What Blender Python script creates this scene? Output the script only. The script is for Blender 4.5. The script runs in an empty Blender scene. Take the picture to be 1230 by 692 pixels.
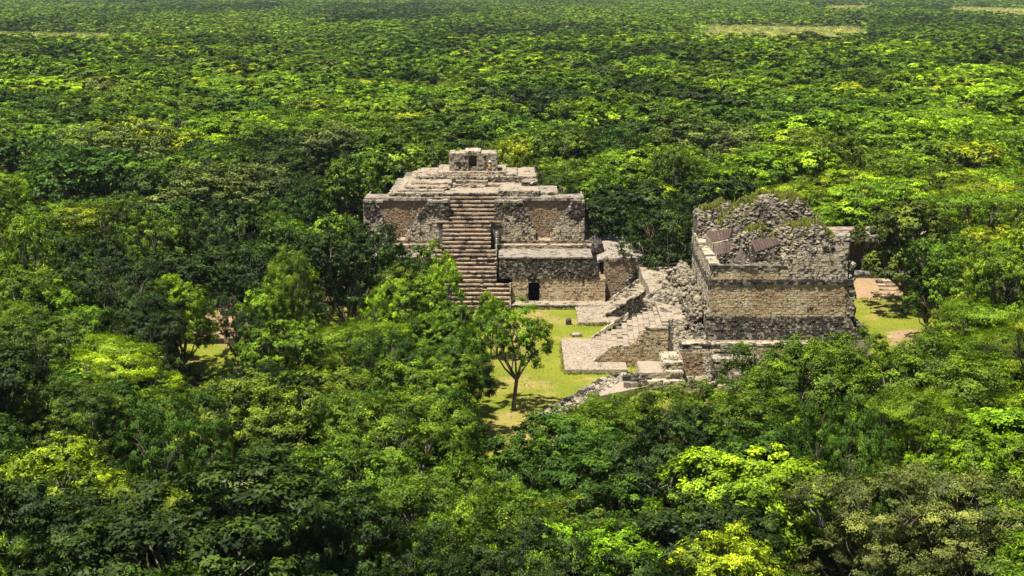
import bpy, math, random
import numpy as np
from mathutils import Vector, Euler

# ---------------------------------------------------------------- camera, sky, sun, exposure
SC = bpy.context.scene
COL = SC.collection
CAM_H, FPX, CX, CY, HY = 34.5, 1700.0, 615.0, 346.0, -22.0
PITCH = math.atan((CY - HY) / FPX)
cam = bpy.data.objects.new('camera', bpy.data.cameras.new('camera'))
COL.objects.link(cam)
cam.location = (0, 0, CAM_H)
cam.rotation_euler = (math.pi / 2 - PITCH, 0, 0)
cam.data.sensor_width = 36.0
cam.data.lens = 36.0 * FPX / 1230.0
cam.data.clip_start = 1.0
cam.data.clip_end = 40000.0
SC.camera = cam

SUN_EL, SUN_H = math.radians(69.0), Vector((-0.74, -0.67, 0)).normalized()
SUN_DIR = Vector((SUN_H.x * math.cos(SUN_EL), SUN_H.y * math.cos(SUN_EL), math.sin(SUN_EL)))
W = bpy.data.worlds.new('World')
SC.world = W
W.use_nodes = True
wn = W.node_tree
sky = wn.nodes.new('ShaderNodeTexSky')
sky.sky_type = 'NISHITA'
sky.sun_disc = False
sky.sun_elevation = SUN_EL
sky.sun_rotation = math.atan2(SUN_H.x, SUN_H.y)
sky.air_density = 1.0
sky.dust_density = 1.2
bgn = wn.nodes['Background']
wn.links.new(sky.outputs[0], bgn.inputs[0])
bgn.inputs[1].default_value = 0.05
sl = bpy.data.lights.new('sun', 'SUN')
sl.energy = 5.0
sl.angle = math.radians(0.53)
sl.color = (1.0, 0.95, 0.86)
so = bpy.data.objects.new('sun', sl)
COL.objects.link(so)
so.rotation_euler = SUN_DIR.to_track_quat('Z', 'Y').to_euler()
SC.view_settings.view_transform = 'Standard'
SC.view_settings.look = 'None'
SC.view_settings.exposure = 0.84
SC.view_settings.gamma = 1.0
SC.render.engine = 'CYCLES'
SC.cycles.max_bounces = 4
SC.cycles.diffuse_bounces = 1
SC.cycles.glossy_bounces = 2
SC.cycles.transmission_bounces = 1
SC.cycles.transparent_max_bounces = 4
SC.cycles.use_denoising = True

# ---------------------------------------------------------------- helpers
rnd = random.Random(7)
cP, sP = math.cos(PITCH), math.sin(PITCH)


def ray(px, py):
    u, v = (px - CX) / FPX, (py - CY) / FPX
    return u, cP - v * sP, -sP - v * cP


def gz(px, py, z=0.0):                       # point of the photograph at height z
    d = ray(px, py)
    t = (z - CAM_H) / d[2]
    return d[0] * t, d[1] * t, z


def gy(px, py, y):                           # point of the photograph at distance y
    d = ray(px, py)
    t = y / d[1]
    return d[0] * t, y, CAM_H + d[2] * t


def pr(x, y, z):
    z = z - CAM_H
    f = y * cP - z * sP
    return CX + FPX * x / f, CY + FPX * (-y * sP - z * cP) / f, FPX / f


def tag(o, label=None, cat=None, group=None, kind=None):
    if label: o['label'] = label
    if cat: o['category'] = cat
    if group: o['group'] = group
    if kind: o['kind'] = kind
    return o


def thing(name, loc, label, cat, group=None):
    o = bpy.data.objects.new(name, None)
    o.empty_display_size = 0.5
    COL.objects.link(o)
    o.location = loc
    return tag(o, label, cat, group)


def wloc(o):
    v = Vector((0, 0, 0))
    while o is not None:
        v += o.location
        o = o.parent
    return v


class MB:
    """collects faces of one mesh; every face carries a random tint"""
    def __init__(s):
        s.v, s.f, s.t = [], [], []

    def face(s, pts, tint=None):
        n = len(s.v)
        s.v.extend(pts)
        s.f.append(tuple(range(n, n + len(pts))))
        s.t.append(rnd.random() if tint is None else tint)

    def hexa(s, p, tint=None, bottom=True):
        n = len(s.v)
        t = rnd.random() if tint is None else tint
        s.v.extend(p)
        fs = [(4, 5, 6, 7), (0, 1, 5, 4), (1, 2, 6, 5), (2, 3, 7, 6), (3, 0, 4, 7)]
        if bottom: fs.append((3, 2, 1, 0))
        for q in fs:
            s.f.append(tuple(n + i for i in q))
            s.t.append(t)

    def box(s, x0, x1, y0, y1, z0, z1, tint=None, j=0.0):
        p = [(x0, y0, z0), (x1, y0, z0), (x1, y1, z0), (x0, y1, z0), (x0, y0, z1), (x1, y0, z1), (x1, y1, z1), (x0, y1, z1)]
        if j:
            p = [tuple(c + rnd.uniform(-j, j) for c in q) for q in p]
        s.hexa(p, tint)

    def prism(s, pts, z0, z1, tint=0.5):     # pts anticlockwise in x, y
        n = len(pts)
        s.face([(x, y, z1) for x, y in pts], tint)
        s.face([(x, y, z0) for x, y in reversed(pts)], tint)
        for i in range(n):
            a, b = pts[i], pts[(i + 1) % n]
            s.face([(a[0], a[1], z0), (b[0], b[1], z0), (b[0], b[1], z1), (a[0], a[1], z1)], tint)

    def prism_xz(s, pts, y0, y1, tint=0.5):  # pts anticlockwise seen from -y
        n = len(pts)
        s.face([(x, y0, z) for x, z in pts], tint)
        s.face([(x, y1, z) for x, z in reversed(pts)], tint)
        for i in range(n):
            a, b = pts[i], pts[(i + 1) % n]
            s.face([(b[0], y0, b[1]), (a[0], y0, a[1]), (a[0], y1, a[1]), (b[0], y1, b[1])], tint)

    def rock(s, c, r, flat=0.7, tint=None):
        t = rnd.random() if tint is None else tint
        n = len(s.v)
        e = Euler((rnd.uniform(-.5, .5), rnd.uniform(-.5, .5), rnd.uniform(0, 6.28))).to_matrix()
        sx, sy, sz = r * rnd.uniform(.75, 1.3), r * rnd.uniform(.7, 1.1), r * flat * rnd.uniform(.7, 1.2)
        k = 6
        rings = [(-.55, .75), (.35, .95), (.8, .55)]
        ph = rnd.random() * 6
        for h, w in rings:
            for i in range(k):
                a = ph + i * 6.2832 / k + rnd.uniform(-.25, .25)
                w2 = w * rnd.uniform(.78, 1.18)
                q = e @ Vector((math.cos(a) * w2 * sx, math.sin(a) * w2 * sy, (h + rnd.uniform(-.15, .15)) * sz))
                s.v.append((c[0] + q.x, c[1] + q.y, c[2] + q.z))
        for j in range(2):
            for i in range(k):
                a, b = n + j * k + i, n + j * k + (i + 1) % k
                s.f.append((a, b, b + k, a + k))
                s.t.append(t)
        s.f.append(tuple(n + 2 * k + i for i in range(k)))
        s.t.append(t)
        s.f.append(tuple(n + k - 1 - i for i in range(k)))
        s.t.append(t)

    def mesh(s, name, off=(0, 0, 0)):
        me = bpy.data.meshes.new(name)
        v = np.array(s.v, dtype=np.float64) - np.array(off)
        me.from_pydata(v.tolist(), [], s.f)
        at = me.attributes.new('tint', 'FLOAT', 'FACE')
        at.data.foreach_set('value', np.array(s.t, dtype=np.float32))
        me.update()
        return me

    def build(s, name, mat, parent=None, kind=None, loc=None):
        off = wloc(parent) if parent else Vector((0, 0, 0))
        if loc is not None: off = Vector(loc)
        me = s.mesh(name, off)
        me.materials.append(mat)
        o = bpy.data.objects.new(name, me)
        COL.objects.link(o)
        if parent:
            o.parent = parent
        elif loc is not None:
            o.location = loc
        if kind: o['kind'] = kind
        return o


def masonry(mb, o, U, N, w, h, ch=0.25, bl=(0.25, 0.5), inside=None, proud=(0.0, 0.06), miss=0.0, V=(0, 0, 1), gap=0.02, jit=0.02):
    """a face of laid stones: origin o, along U, up V, outward N"""
    o, U, N, V = Vector(o), Vector(U).normalized(), Vector(N).normalized(), Vector(V).normalized()
    n = max(1, round(h / ch))
    c = h / n
    for k in range(n):
        u = -rnd.uniform(0, bl[0])
        while u < w:
            L = rnd.uniform(*bl)
            u0, u1 = max(u, 0) + gap / 2, min(u + L, w) - gap / 2
            u += L
            if u1 - u0 < 0.06 or rnd.random() < miss: continue
            if inside and not inside((u0 + u1) / 2, (k + .5) * c): continue
            v0, v1 = k * c + gap / 2 + rnd.uniform(-jit, jit) * .5, (k + 1) * c - gap / 2 + rnd.uniform(-jit, jit) * .5
            d = rnd.uniform(*proud)
            p = []
            for dep in (-0.12, d):
                for uu, vv in ((u0, v0), (u1, v0), (u1, v1), (u0, v1)):
                    jj = jit if dep > 0 or d <= 0 else 0
                    q = o + U * (uu + rnd.uniform(-jj, jj)) + V * (vv + rnd.uniform(-jj, jj)) + N * (dep + rnd.uniform(-jit, jit) * (dep == d))
                    p.append((q.x, q.y, q.z))
            # hexa wants bottom ring 0-3 (back), top ring 4-7 (front), seen anticlockwise from outside
            if U.cross(V).dot(N) < 0:
                p = [p[0], p[3], p[2], p[1], p[4], p[7], p[6], p[5]]
            mb.hexa(p, None, bottom=False)


def caps(mb, p0, p1, wid, hei, bl=(0.35, 0.8), side=1, jit=0.03, miss=0.0):
    """a row of edge stones from p0 to p1 on top of a wall, reaching wid to the left of the walking direction"""
    p0, p1 = Vector(p0), Vector(p1)
    D = p1 - p0
    L = D.length
    D.normalize()
    S = Vector((-D.y, D.x, 0)).normalized() * side
    u = 0.0
    while u < L - 0.1:
        l = min(rnd.uniform(*bl), L - u)
        a, b = p0 + D * (u + .01), p0 + D * (u + l - .01)
        u += l
        if rnd.random() < miss: continue
        w2 = wid * rnd.uniform(.85, 1.15)
        off = S * rnd.uniform(-.06, .06)
        hh = hei * rnd.uniform(.8, 1.2)
        q = [a + off, b + off, b + S * w2, a + S * w2]
        if side < 0: q = [q[1], q[0], q[3], q[2]]
        p = [(c.x + rnd.uniform(-jit, jit), c.y + rnd.uniform(-jit, jit), c.z - .05) for c in q]
        p += [(c[0] + rnd.uniform(-jit, jit), c[1] + rnd.uniform(-jit, jit), c[2] + .05 + hh + rnd.uniform(-jit, jit)) for c in p]
        mb.hexa(p)


def sheet(mb, x0, x1, y0, y1, zf, n=0.5, amp=0.03, thick=0.3):
    """an uneven slab top; zf a number or a function of x, y"""
    f = zf if callable(zf) else (lambda x, y: zf)
    nx, ny = max(1, int((x1 - x0) / n)), max(1, int((y1 - y0) / n))
    base = len(mb.v)
    for j in range(ny + 1):
        for i in range(nx + 1):
            x, y = x0 + (x1 - x0) * i / nx, y0 + (y1 - y0) * j / ny
            mb.v.append((x, y, f(x, y) + rnd.uniform(-amp, amp)))
    for j in range(ny):
        for i in range(nx):
            a = base + j * (nx + 1) + i
            mb.f.append((a, a + 1, a + nx + 2, a + nx + 1))
            mb.t.append(rnd.uniform(.3, .7))
    edge = [base + i for i in range(nx + 1)] + [base + (j + 1) * (nx + 1) - 1 for j in range(1, ny + 1)] + \
           [base + ny * (nx + 1) + i for i in range(nx - 1, -1, -1)] + [base + j * (nx + 1) for j in range(ny - 1, 0, -1)]
    lo = len(mb.v)
    for e in edge:
        v = mb.v[e]
        mb.v.append((v[0], v[1], v[2] - thick))
    m = len(edge)
    for i in range(m):
        mb.f.append((edge[(i + 1) % m], edge[i], lo + i, lo + (i + 1) % m))
        mb.t.append(.5)


# ---------------------------------------------------------------- materials
def newmat(name):
    m = bpy.data.materials.new(name)
    m.use_nodes = True
    nt = m.node_tree
    for n in list(nt.nodes): nt.nodes.remove(n)
    return m, nt, nt.nodes, nt.links


def ramp(nodes, stops, interp='LINEAR'):
    r = nodes.new('ShaderNodeValToRGB')
    r.color_ramp.interpolation = interp
    e = r.color_ramp.elements
    while len(e) < len(stops): e.new(0.5)
    for q, (p, c) in zip(e, stops):
        q.position = p
        q.color = (*c, 1) if len(c) == 3 else c
    return r


def g(v): return (v, v, v)


def stone_mat(name, cols, black=0.45, white=0.25, streak=0.5, bump=0.35, blackcol=(.028, .025, .022), nscale=1.0, rust=0.0, tw=.22):
    m, nt, N, L = newmat(name)
    out = N.new('ShaderNodeOutputMaterial')
    b = N.new('ShaderNodeBsdfPrincipled')
    b.inputs['Roughness'].default_value = 0.92
    b.inputs['Specular IOR Level'].default_value = 0.15
    L.new(b.outputs[0], out.inputs[0])
    geo = N.new('ShaderNodeNewGeometry')
    at = N.new('ShaderNodeAttribute')
    at.attribute_name = 'tint'
    k = len(cols)
    base = ramp(N, [(i / max(1, k - 1), c) for i, c in enumerate(cols)])
    L.new(at.outputs['Fac'], base.inputs[0])

    def noise(scale, det=6, rough=.65, sz=1.0, w=0.0):
        mp = N.new('ShaderNodeMapping')
        mp.inputs['Scale'].default_value = (1, 1, sz)
        mp.inputs['Location'].default_value = (w, w * .7, w * 1.3)
        L.new(geo.outputs['Position'], mp.inputs[0])
        n = N.new('ShaderNodeTexNoise')
        n.inputs['Scale'].default_value = scale
        n.inputs['Detail'].default_value = det
        n.inputs['Roughness'].default_value = rough
        L.new(mp.outputs[0], n.inputs['Vector'])
        return n

    def mix(fac, a, c, mode='MIX'):
        x = N.new('ShaderNodeMix')
        x.data_type = 'RGBA'
        x.blend_type = mode
        L.new(fac, x.inputs[0]) if hasattr(fac, 'links') else setattr(x.inputs[0], 'default_value', fac)
        L.new(a, x.inputs[6])
        if hasattr(c, 'links'): L.new(c, x.inputs[7])
        else: x.inputs[7].default_value = (*c, 1)
        return x.outputs[2]
    c = base.outputs[0]
    # mottling
    n1 = noise(3.1 * nscale, 5, .7)
    r1 = ramp(N, [(.3, g(.62)), (.7, g(1.25))])
    L.new(n1.outputs[0], r1.inputs[0])
    c = mix(1.0, c, r1.outputs[0], 'MULTIPLY')
    if rust:
        n5 = noise(.33, 4, .6, 1, 31)
        r5 = ramp(N, [(.46, g(0)), (.62, g(rust))])
        L.new(n5.outputs[0], r5.inputs[0])
        c = mix(r5.outputs[0], c, (.23, .13, .06))
    # pale lichen
    n2 = noise(1.9 * nscale, 8, .75, 1, 13)
    t = .62 - white * .35
    r2 = ramp(N, [(t, g(0)), (t + .09, g(.75))])
    L.new(n2.outputs[0], r2.inputs[0])
    c = mix(r2.outputs[0], c, (.48, .43, .34))
    # black weathering: blotches and runs
    n3 = noise(.75 * nscale, 9, .78, 1 - .6 * streak, 5)
    n4 = noise(5.0 * nscale, 6, .78, .8, 41)
    ad = N.new('ShaderNodeMath')
    ad.operation = 'MULTIPLY_ADD'
    L.new(n4.outputs[0], ad.inputs[0])
    ad.inputs[1].default_value = .62
    L.new(n3.outputs[0], ad.inputs[2])
    ad2 = N.new('ShaderNodeMath')
    ad2.operation = 'MULTIPLY_ADD'
    L.new(at.outputs['Fac'], ad2.inputs[0])
    ad2.inputs[1].default_value = tw
    L.new(ad.outputs[0], ad2.inputs[2])
    t = 1.15 + tw / 2 - black * .46
    r3 = ramp(N, [(max(0, t - .07), g(0)), (min(1, t + .06), g(.93))])
    L.new(ad2.outputs[0], r3.inputs[0])
    c = mix(r3.outputs[0], c, blackcol)
    L.new(c, b.inputs['Base Color'])
    nb = noise(9 * nscale, 6, .7)
    bp = N.new('ShaderNodeBump')
    bp.inputs['Strength'].default_value = bump
    bp.inputs['Distance'].default_value = .12
    L.new(nb.outputs[0], bp.inputs['Height'])
    L.new(bp.outputs[0], b.inputs['Normal'])
    return m


def ground_mat(name, cols, scales, bump=0.3, dist=.1):
    m, nt, N, L = newmat(name)
    out = N.new('ShaderNodeOutputMaterial')
    b = N.new('ShaderNodeBsdfPrincipled')
    b.inputs['Roughness'].default_value = 0.95
    b.inputs['Specular IOR Level'].default_value = 0.1
    L.new(b.outputs[0], out.inputs[0])
    geo = N.new('ShaderNodeNewGeometry')
    prev = None
    for i, ((c0, c1, lo, hi), s) in enumerate(zip(cols, scales)):
        n = N.new('ShaderNodeTexNoise')
        n.inputs['Scale'].default_value = s
        n.inputs['Detail'].default_value = 6
        n.inputs['Roughness'].default_value = .68
        mp = N.new('ShaderNodeMapping')
        mp.inputs['Location'].default_value = (i * 17.3, i * 5.1, 0)
        L.new(geo.outputs['Position'], mp.inputs[0])
        L.new(mp.outputs[0], n.inputs['Vector'])
        if prev is None:
            r = ramp(N, [(lo, c0), (hi, c1)])
            L.new(n.outputs[0], r.inputs[0])
            prev = r.outputs[0]
        elif c0 is None:
            r = ramp(N, [(lo, g(0)), (hi, g(1))])
            L.new(n.outputs[0], r.inputs[0])
            x = N.new('ShaderNodeMix')
            x.data_type = 'RGBA'
            L.new(r.outputs[0], x.inputs[0])
            L.new(prev, x.inputs[6])
            x.inputs[7].default_value = (*c1, 1)
            prev = x.outputs[2]
        else:
            r = ramp(N, [(lo, c0), (hi, c1)])
            L.new(n.outputs[0], r.inputs[0])
            x = N.new('ShaderNodeMix')
            x.data_type = 'RGBA'
            x.blend_type = 'MULTIPLY'
            x.inputs[0].default_value = 1
            L.new(prev, x.inputs[6])
            L.new(r.outputs[0], x.inputs[7])
            prev = x.outputs[2]
    L.new(prev, b.inputs['Base Color'])
    bp = N.new('ShaderNodeBump')
    bp.inputs['Strength'].default_value = bump
    bp.inputs['Distance'].default_value = dist
    L.new(n.outputs[0], bp.inputs['Height'])
    L.new(bp.outputs[0], b.inputs['Normal'])
    return m


def leaf_mat(name, instanced):
    m, nt, N, L = newmat(name)
    out = N.new('ShaderNodeOutputMaterial')
    if instanced:
        src = N.new('ShaderNodeAttribute')
        src.attribute_type = 'INSTANCER'
        src.attribute_name = 'leaf_color'
        csrc = src.outputs['Color']
    else:
        src = N.new('ShaderNodeObjectInfo')
        csrc = src.outputs['Color']
    at = N.new('ShaderNodeAttribute')
    at.attribute_name = 'tint'
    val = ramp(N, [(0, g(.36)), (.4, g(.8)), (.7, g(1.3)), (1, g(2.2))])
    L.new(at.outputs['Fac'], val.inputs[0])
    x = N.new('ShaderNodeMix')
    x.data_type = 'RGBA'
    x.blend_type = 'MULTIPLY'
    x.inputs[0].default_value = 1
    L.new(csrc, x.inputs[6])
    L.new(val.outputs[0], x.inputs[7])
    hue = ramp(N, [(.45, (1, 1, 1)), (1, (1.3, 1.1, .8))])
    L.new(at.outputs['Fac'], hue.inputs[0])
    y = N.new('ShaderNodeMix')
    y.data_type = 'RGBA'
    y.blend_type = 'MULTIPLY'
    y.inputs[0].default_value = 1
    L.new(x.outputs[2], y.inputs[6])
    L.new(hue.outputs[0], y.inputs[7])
    b = N.new('ShaderNodeBsdfPrincipled')
    b.inputs['Roughness'].default_value = 0.55
    b.inputs['Specular IOR Level'].default_value = 0.2
    L.new(y.outputs[2], b.inputs['Base Color'])
    tr = N.new('ShaderNodeBsdfTranslucent')
    tc = N.new('ShaderNodeMix')
    tc.data_type = 'RGBA'
    tc.blend_type = 'MULTIPLY'
    tc.inputs[0].default_value = 1
    tc.inputs[7].default_value = (1.35, 1.5, .5, 1)
    L.new(y.outputs[2], tc.inputs[6])
    L.new(tc.outputs[2], tr.inputs[0])
    ms = N.new('ShaderNodeMixShader')
    ms.inputs[0].default_value = .18
    L.new(b.outputs[0], ms.inputs[1])
    L.new(tr.outputs[0], ms.inputs[2])
    L.new(ms.outputs[0], out.inputs[0])
    return m


def plain_mat(name, col, rough=.6):
    m, nt, N, L = newmat(name)
    out = N.new('ShaderNodeOutputMaterial')
    b = N.new('ShaderNodeBsdfPrincipled')
    b.inputs['Roughness'].default_value = rough
    n = N.new('ShaderNodeTexNoise')
    n.inputs['Scale'].default_value = 6
    n.inputs['Detail'].default_value = 5
    r = ramp(N, [(.3, tuple(c * .75 for c in col)), (.7, tuple(min(1, c * 1.15) for c in col))])
    tcn = N.new('ShaderNodeTexCoord')
    L.new(tcn.outputs['Object'], n.inputs['Vector'])
    L.new(n.outputs[0], r.inputs[0])
    L.new(r.outputs[0], b.inputs['Base Color'])
    L.new(b.outputs[0], out.inputs[0])
    return m


TAN = [(.30, .24, .16), (.40, .33, .23), (.34, .23, .12), (.44, .37, .27), (.28, .2, .12)]
GREY = [(0.263, 0.220, 0.155), (0.399, 0.340, 0.241), (0.315, 0.260, 0.172), (0.462, 0.400, 0.284), (0.210, 0.170, 0.120)]
M = {}
M['grey'] = stone_mat('grey_limestone', GREY, black=.55, white=.3)
M['light'] = stone_mat('pale_limestone', [(0.336, 0.280, 0.189), (0.483, 0.410, 0.284), (0.420, 0.340, 0.215), (0.525, 0.450, 0.318)], black=.5, white=.35)
M['black'] = stone_mat('blackened_limestone', [(0.210, 0.180, 0.129), (0.336, 0.290, 0.206), (0.252, 0.210, 0.146), (0.399, 0.340, 0.241)], black=.86, white=.18)
M['tan'] = stone_mat('ochre_limestone', [(.5, .38, .22), (.54, .43, .27), (.47, .335, .175), (.55, .47, .33), (.44, .3, .16)], black=.36, white=.2, rust=.5, tw=.1)
M['brown'] = stone_mat('brown_vault_stone', [(.31, .225, .135), (.39, .29, .18), (.33, .225, .125), (.43, .33, .22)], black=.3, white=.15, rust=.4)
M['sand'] = stone_mat('sandy_floor', [(.31, .25, .17), (.35, .285, .2), (.26, .21, .145)], black=.42, white=.15, streak=0, bump=.2)
M['roof'] = stone_mat('lime_roof', [(.27, .225, .17), (.32, .27, .21), (.23, .19, .145)], black=.5, white=.2, streak=0, bump=.5, nscale=1.6)
M['step'] = stone_mat('step_stone', [(.35, .265, .175), (.42, .33, .23), (.31, .225, .15), (.44, .36, .265)], black=.42, white=.15)
M['riser'] = stone_mat('shaded_red_riser_stone', [(.2, .115, .075), (.26, .16, .105), (.15, .085, .06), (.3, .22, .15)], black=.62, white=.1)  # reddish stone, with the risers' shade also put into its dark colour
M['rubble'] = stone_mat('rubble_stone', [(0.179, 0.150, 0.099), (0.347, 0.290, 0.198), (0.252, 0.205, 0.133), (0.441, 0.375, 0.258)], black=.66, white=.25)
M['mortar'] = stone_mat('dark_core', [(.14, .12, .09), (.19, .16, .12)], black=.55, white=.05)
M['mortar_tan'] = stone_mat('ochre_core', [(.24, .175, .1), (.28, .2, .12)], black=.3, white=.05)
M['pave'] = stone_mat('gravel_paving', [(.33, .265, .19), (.38, .31, .225), (.26, .205, .15)], black=.36, white=.2, streak=0, bump=.5, nscale=2.2)
M['lawn'] = ground_mat('lawn_grass', [((.125, .165, .014), (.235, .235, .026), .3, .7), (None, (.36, .25, .1), .5, .67), (g(.55), g(1.4), .3, .7)], [.16, .13, 4.5], .8, .09)
M['floor'] = ground_mat('forest_floor', [((.03, .035, .012), (.06, .055, .022), .35, .7), (g(.6), g(1.3), .3, .7)], [.05, 1.1], .4)
M['dirt'] = ground_mat('dry_earth', [((.27, .18, .095), (.35, .24, .13), .35, .65), (g(.8), g(1.2), .3, .7)], [.5, 3.0], .4)
M['field'] = ground_mat('dry_field', [((.22, .25, .05), (.36, .36, .1), .35, .65), (g(.75), g(1.2), .3, .7)], [.03, .4], .3)
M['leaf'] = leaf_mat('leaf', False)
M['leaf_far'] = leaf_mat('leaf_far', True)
M['bark'] = stone_mat('bark', [(.1, .08, .055), (.15, .12, .085), (.08, .06, .045)], black=.4, white=.25, nscale=2)
M['palebark'] = stone_mat('pale_bark', [(.34, .29, .22), (.42, .37, .29), (.27, .22, .16)], black=.2, white=.4, nscale=2)
M['limb'] = stone_mat('weathered_limb', [(.2, .15, .09), (.25, .195, .12), (.15, .11, .065)], black=.3, white=.1, nscale=2)
M['panel'] = stone_mat('brown_roof_sheet', [(.078, .05, .038), (.1, .066, .05), (.062, .04, .031)], black=.15, white=.02, bump=.15, nscale=.8)
M['grass'] = plain_mat('tuft_grass', (.22, .25, .025), .7)
M['blue'] = plain_mat('blue_plastic', (.012, .03, .12), .45)
M['bluelid'] = plain_mat('dark_blue_plastic', (.008, .018, .07), .45)

# ---------------------------------------------------------------- ground and clearings


def flat(name, pts, z, mat, kind='structure', sub=None):
    mb = MB()
    mb.face([(x, y, z) for x, y in pts], .5)
    return mb.build(name, mat, kind=kind)


flat('ground', [(-9000, -400), (9000, -400), (9000, 16000), (-9000, 16000)], 0.0, M['floor'])


def ragged(pts, amp=.5, step=2.0):
    out = []
    for i in range(len(pts)):
        a, b = pts[i], pts[(i + 1) % len(pts)]
        L = math.hypot(b[0] - a[0], b[1] - a[1])
        n = max(1, int(L / step))
        for k in range(n):
            t = k / n
            out.append((a[0] + (b[0] - a[0]) * t + rnd.uniform(-amp, amp), a[1] + (b[1] - a[1]) * t + rnd.uniform(-amp, amp)))
    return out


LAWN = ragged([(-40, 124), (-24, 122), (-8, 104), (-2, 98), (8, 106), (12, 112), (22, 104), (34, 108), (40, 128), (60, 132), (62, 153), (34, 157), (34, 145), (12, 152), (-20, 152), (-46, 146)])
flat('lawn', LAWN, 0.006, M['lawn'])
flat('dirt_path', ragged([(37, 133), (52, 131), (56, 136), (47, 139), (38, 139)], .6, 1.5), 0.012, M['dirt'])

def inpoly0(x, y, P):
    r = False
    j = len(P) - 1
    for i in range(len(P)):
        if (P[i][1] > y) != (P[j][1] > y) and x < (P[j][0] - P[i][0]) * (y - P[i][1]) / (P[j][1] - P[i][1]) + P[i][0]: r = not r
        j = i
    return r


FIELDS = {}


def field(name, pix, z=0.0):
    pts = [gz(px, py, 0)[:2] for px, py in pix]
    FIELDS[name + str(len(FIELDS))] = pts
    return flat(name, ragged(pts, 12, 22), 0.03, M['field'])


field('field', [(832, 74), (1015, 72), (1066, 58), (1042, 33), (840, 31)])
field('field', [(-30, 74), (115, 71), (180, 62), (150, 42), (-20, 40)])
field('field', [(1135, 22), (1250, 29), (1255, 11), (1135, 8)])
field('field', [(985, 19), (1055, 19), (1055, 7), (985, 7)])


# ---------------------------------------------------------------- the stepped pyramid
pal = thing('stepped_pyramid', (-4.9, 158, 0), 'wide stepped stone pyramid with a central stairway and a small shrine on top', 'pyramid')

# core masses behind the laid stone
c = MB()
c.box(-19.5, 10.0, 154.8, 165, 0, 5.24)
c.box(-18.4, 8.9, 155.85, 164, 5.2, 5.66)
c.box(-18.2, 8.6, 156.95, 163, 5.6, 6.0)
c.box(-16.4, 8.0, 158.85, 161.5, 5.9, 10.5)
c.box(-13.5, 2.9, 161, 180, 0, 10.7)
c.build('core', M['mortar'], pal)

# lower galleries right and left of the stair
gl = MB()
ZG0, ZG1, ZG2 = 0.4, 2.92, 5.28
GY = 150.8
masonry(gl, (-.05, GY, ZG0), (1, 0, 0), (0, -1, 0), 1.8, ZG1 - ZG0, .28, (.25, .5))
masonry(gl, (3.02, GY, ZG0), (1, 0, 0), (0, -1, 0), 7.13, ZG1 - ZG0, .28, (.25, .5))
masonry(gl, (10.15, GY, ZG0), (0, 1, 0), (1, 0, 0), 2.2, ZG1 - ZG0, .28, (.25, .5))
masonry(gl, (-22.3, GY, ZG0), (1, 0, 0), (0, -1, 0), 12.8, ZG1 - ZG0, .28, (.25, .5))
gw = gl.build('gallery_wall', M['tan'], pal, 'stuff')
gw['label'] = 'ochre wall of the low gallery with laid stones'
for b_ in ((-.05, 1.75, GY + .03, GY + 1.2, .05, ZG1), (3.02, 10.13, GY + .03, GY + 1.2, .05, ZG1), (-22.3, -9.5, GY + .03, GY + 1.2, .05, ZG1), (9.0, 10.13, GY + 1.2, 154.8, .05, ZG1)):
    c = MB()
    c.box(*b_)
    c.build('gallery_core', M['mortar_tan'], pal)
c = MB()
c.box(1.7, 3.07, GY - .02, GY + 1.2, 2.45, 2.93)
c.build('lintel', M['grey'], pal)
c = MB()
c.box(1.55, 1.77, GY - .03, GY + .9, ZG0, 2.46, .9)
c.build('door_jamb', M['light'], pal)
c = MB()
c.box(3.0, 3.2, GY - .03, GY + .9, ZG0, 2.46, .9)
c.build('door_jamb', M['light'], pal)
bb = MB()
for x0, x1 in ((-1.4, 9.9), (-22.4, -8.4)):
    rag = (lambda u, v, w=x1 - x0: u < w - .3 - max(0, v - .6) * .55)
    masonry(bb, (x0, GY - .08, ZG1), (1, 0, 0), (0, -1, 0), x1 - x0, ZG2 - ZG1, .2, (.18, .38), inside=rag, proud=(0, .11), miss=.03, V=(0, .06, 1))
bb.build('gallery_frieze', M['black'], pal, 'stuff')
for p_ in ([(-1.4, ZG1 + .01), (9.5, ZG1 + .01), (8.7, 5.2), (-1.4, 5.2)], [(-22.3, ZG1 + .01), (-8.5, ZG1 + .01), (-8.5, 5.2), (-22.0, 5.2)]):
    c = MB()
    c.prism_xz(p_, GY + .08, 154.9)
    c.build('vault_fill', M['mortar'], pal)
for x0, x1 in ((-1.45, 8.75), (-22.1, -8.4)):
    c = MB()
    sheet(c, x0, x1, GY + .02, 155.9, 5.28, .45, .035, .12)
    caps(c, (x0, GY - .08, 5.2), (x1, GY - .08, 5.2), .35, .1)
    c.build('gallery_roof', M['roof'], pal)
# ledges over the gallery
for x0, x1 in ((-.9, 8.9), (-18.6, -8.3)):
    c = MB()
    masonry(c, (x0, 155.8, 5.26), (1, 0, 0), (0, -1, 0), x1 - x0, .42, .21, (.25, .5))
    c.box(x0, x1, 155.82, 157.0, 5.2, 5.68)
    caps(c, (x0, 155.76, 5.66), (x1, 155.76, 5.66), .5, .06)
    c.build('ledge', M['step'], pal)
    c = MB()
    masonry(c, (x0 + .3, 156.8, 5.7), (1, 0, 0), (0, -1, 0), x1 - x0 - .6, .34, .17, (.25, .5))
    caps(c, (x0 + .3, 156.75, 5.98), (x1 - .3, 156.75, 5.98), .5, .06)
    sheet(c, x0 + .3, x1 - .3, 156.85, 159.0, 6.05, .5, .03, .2)
    c.build('ledge', M['step'], pal)
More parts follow.
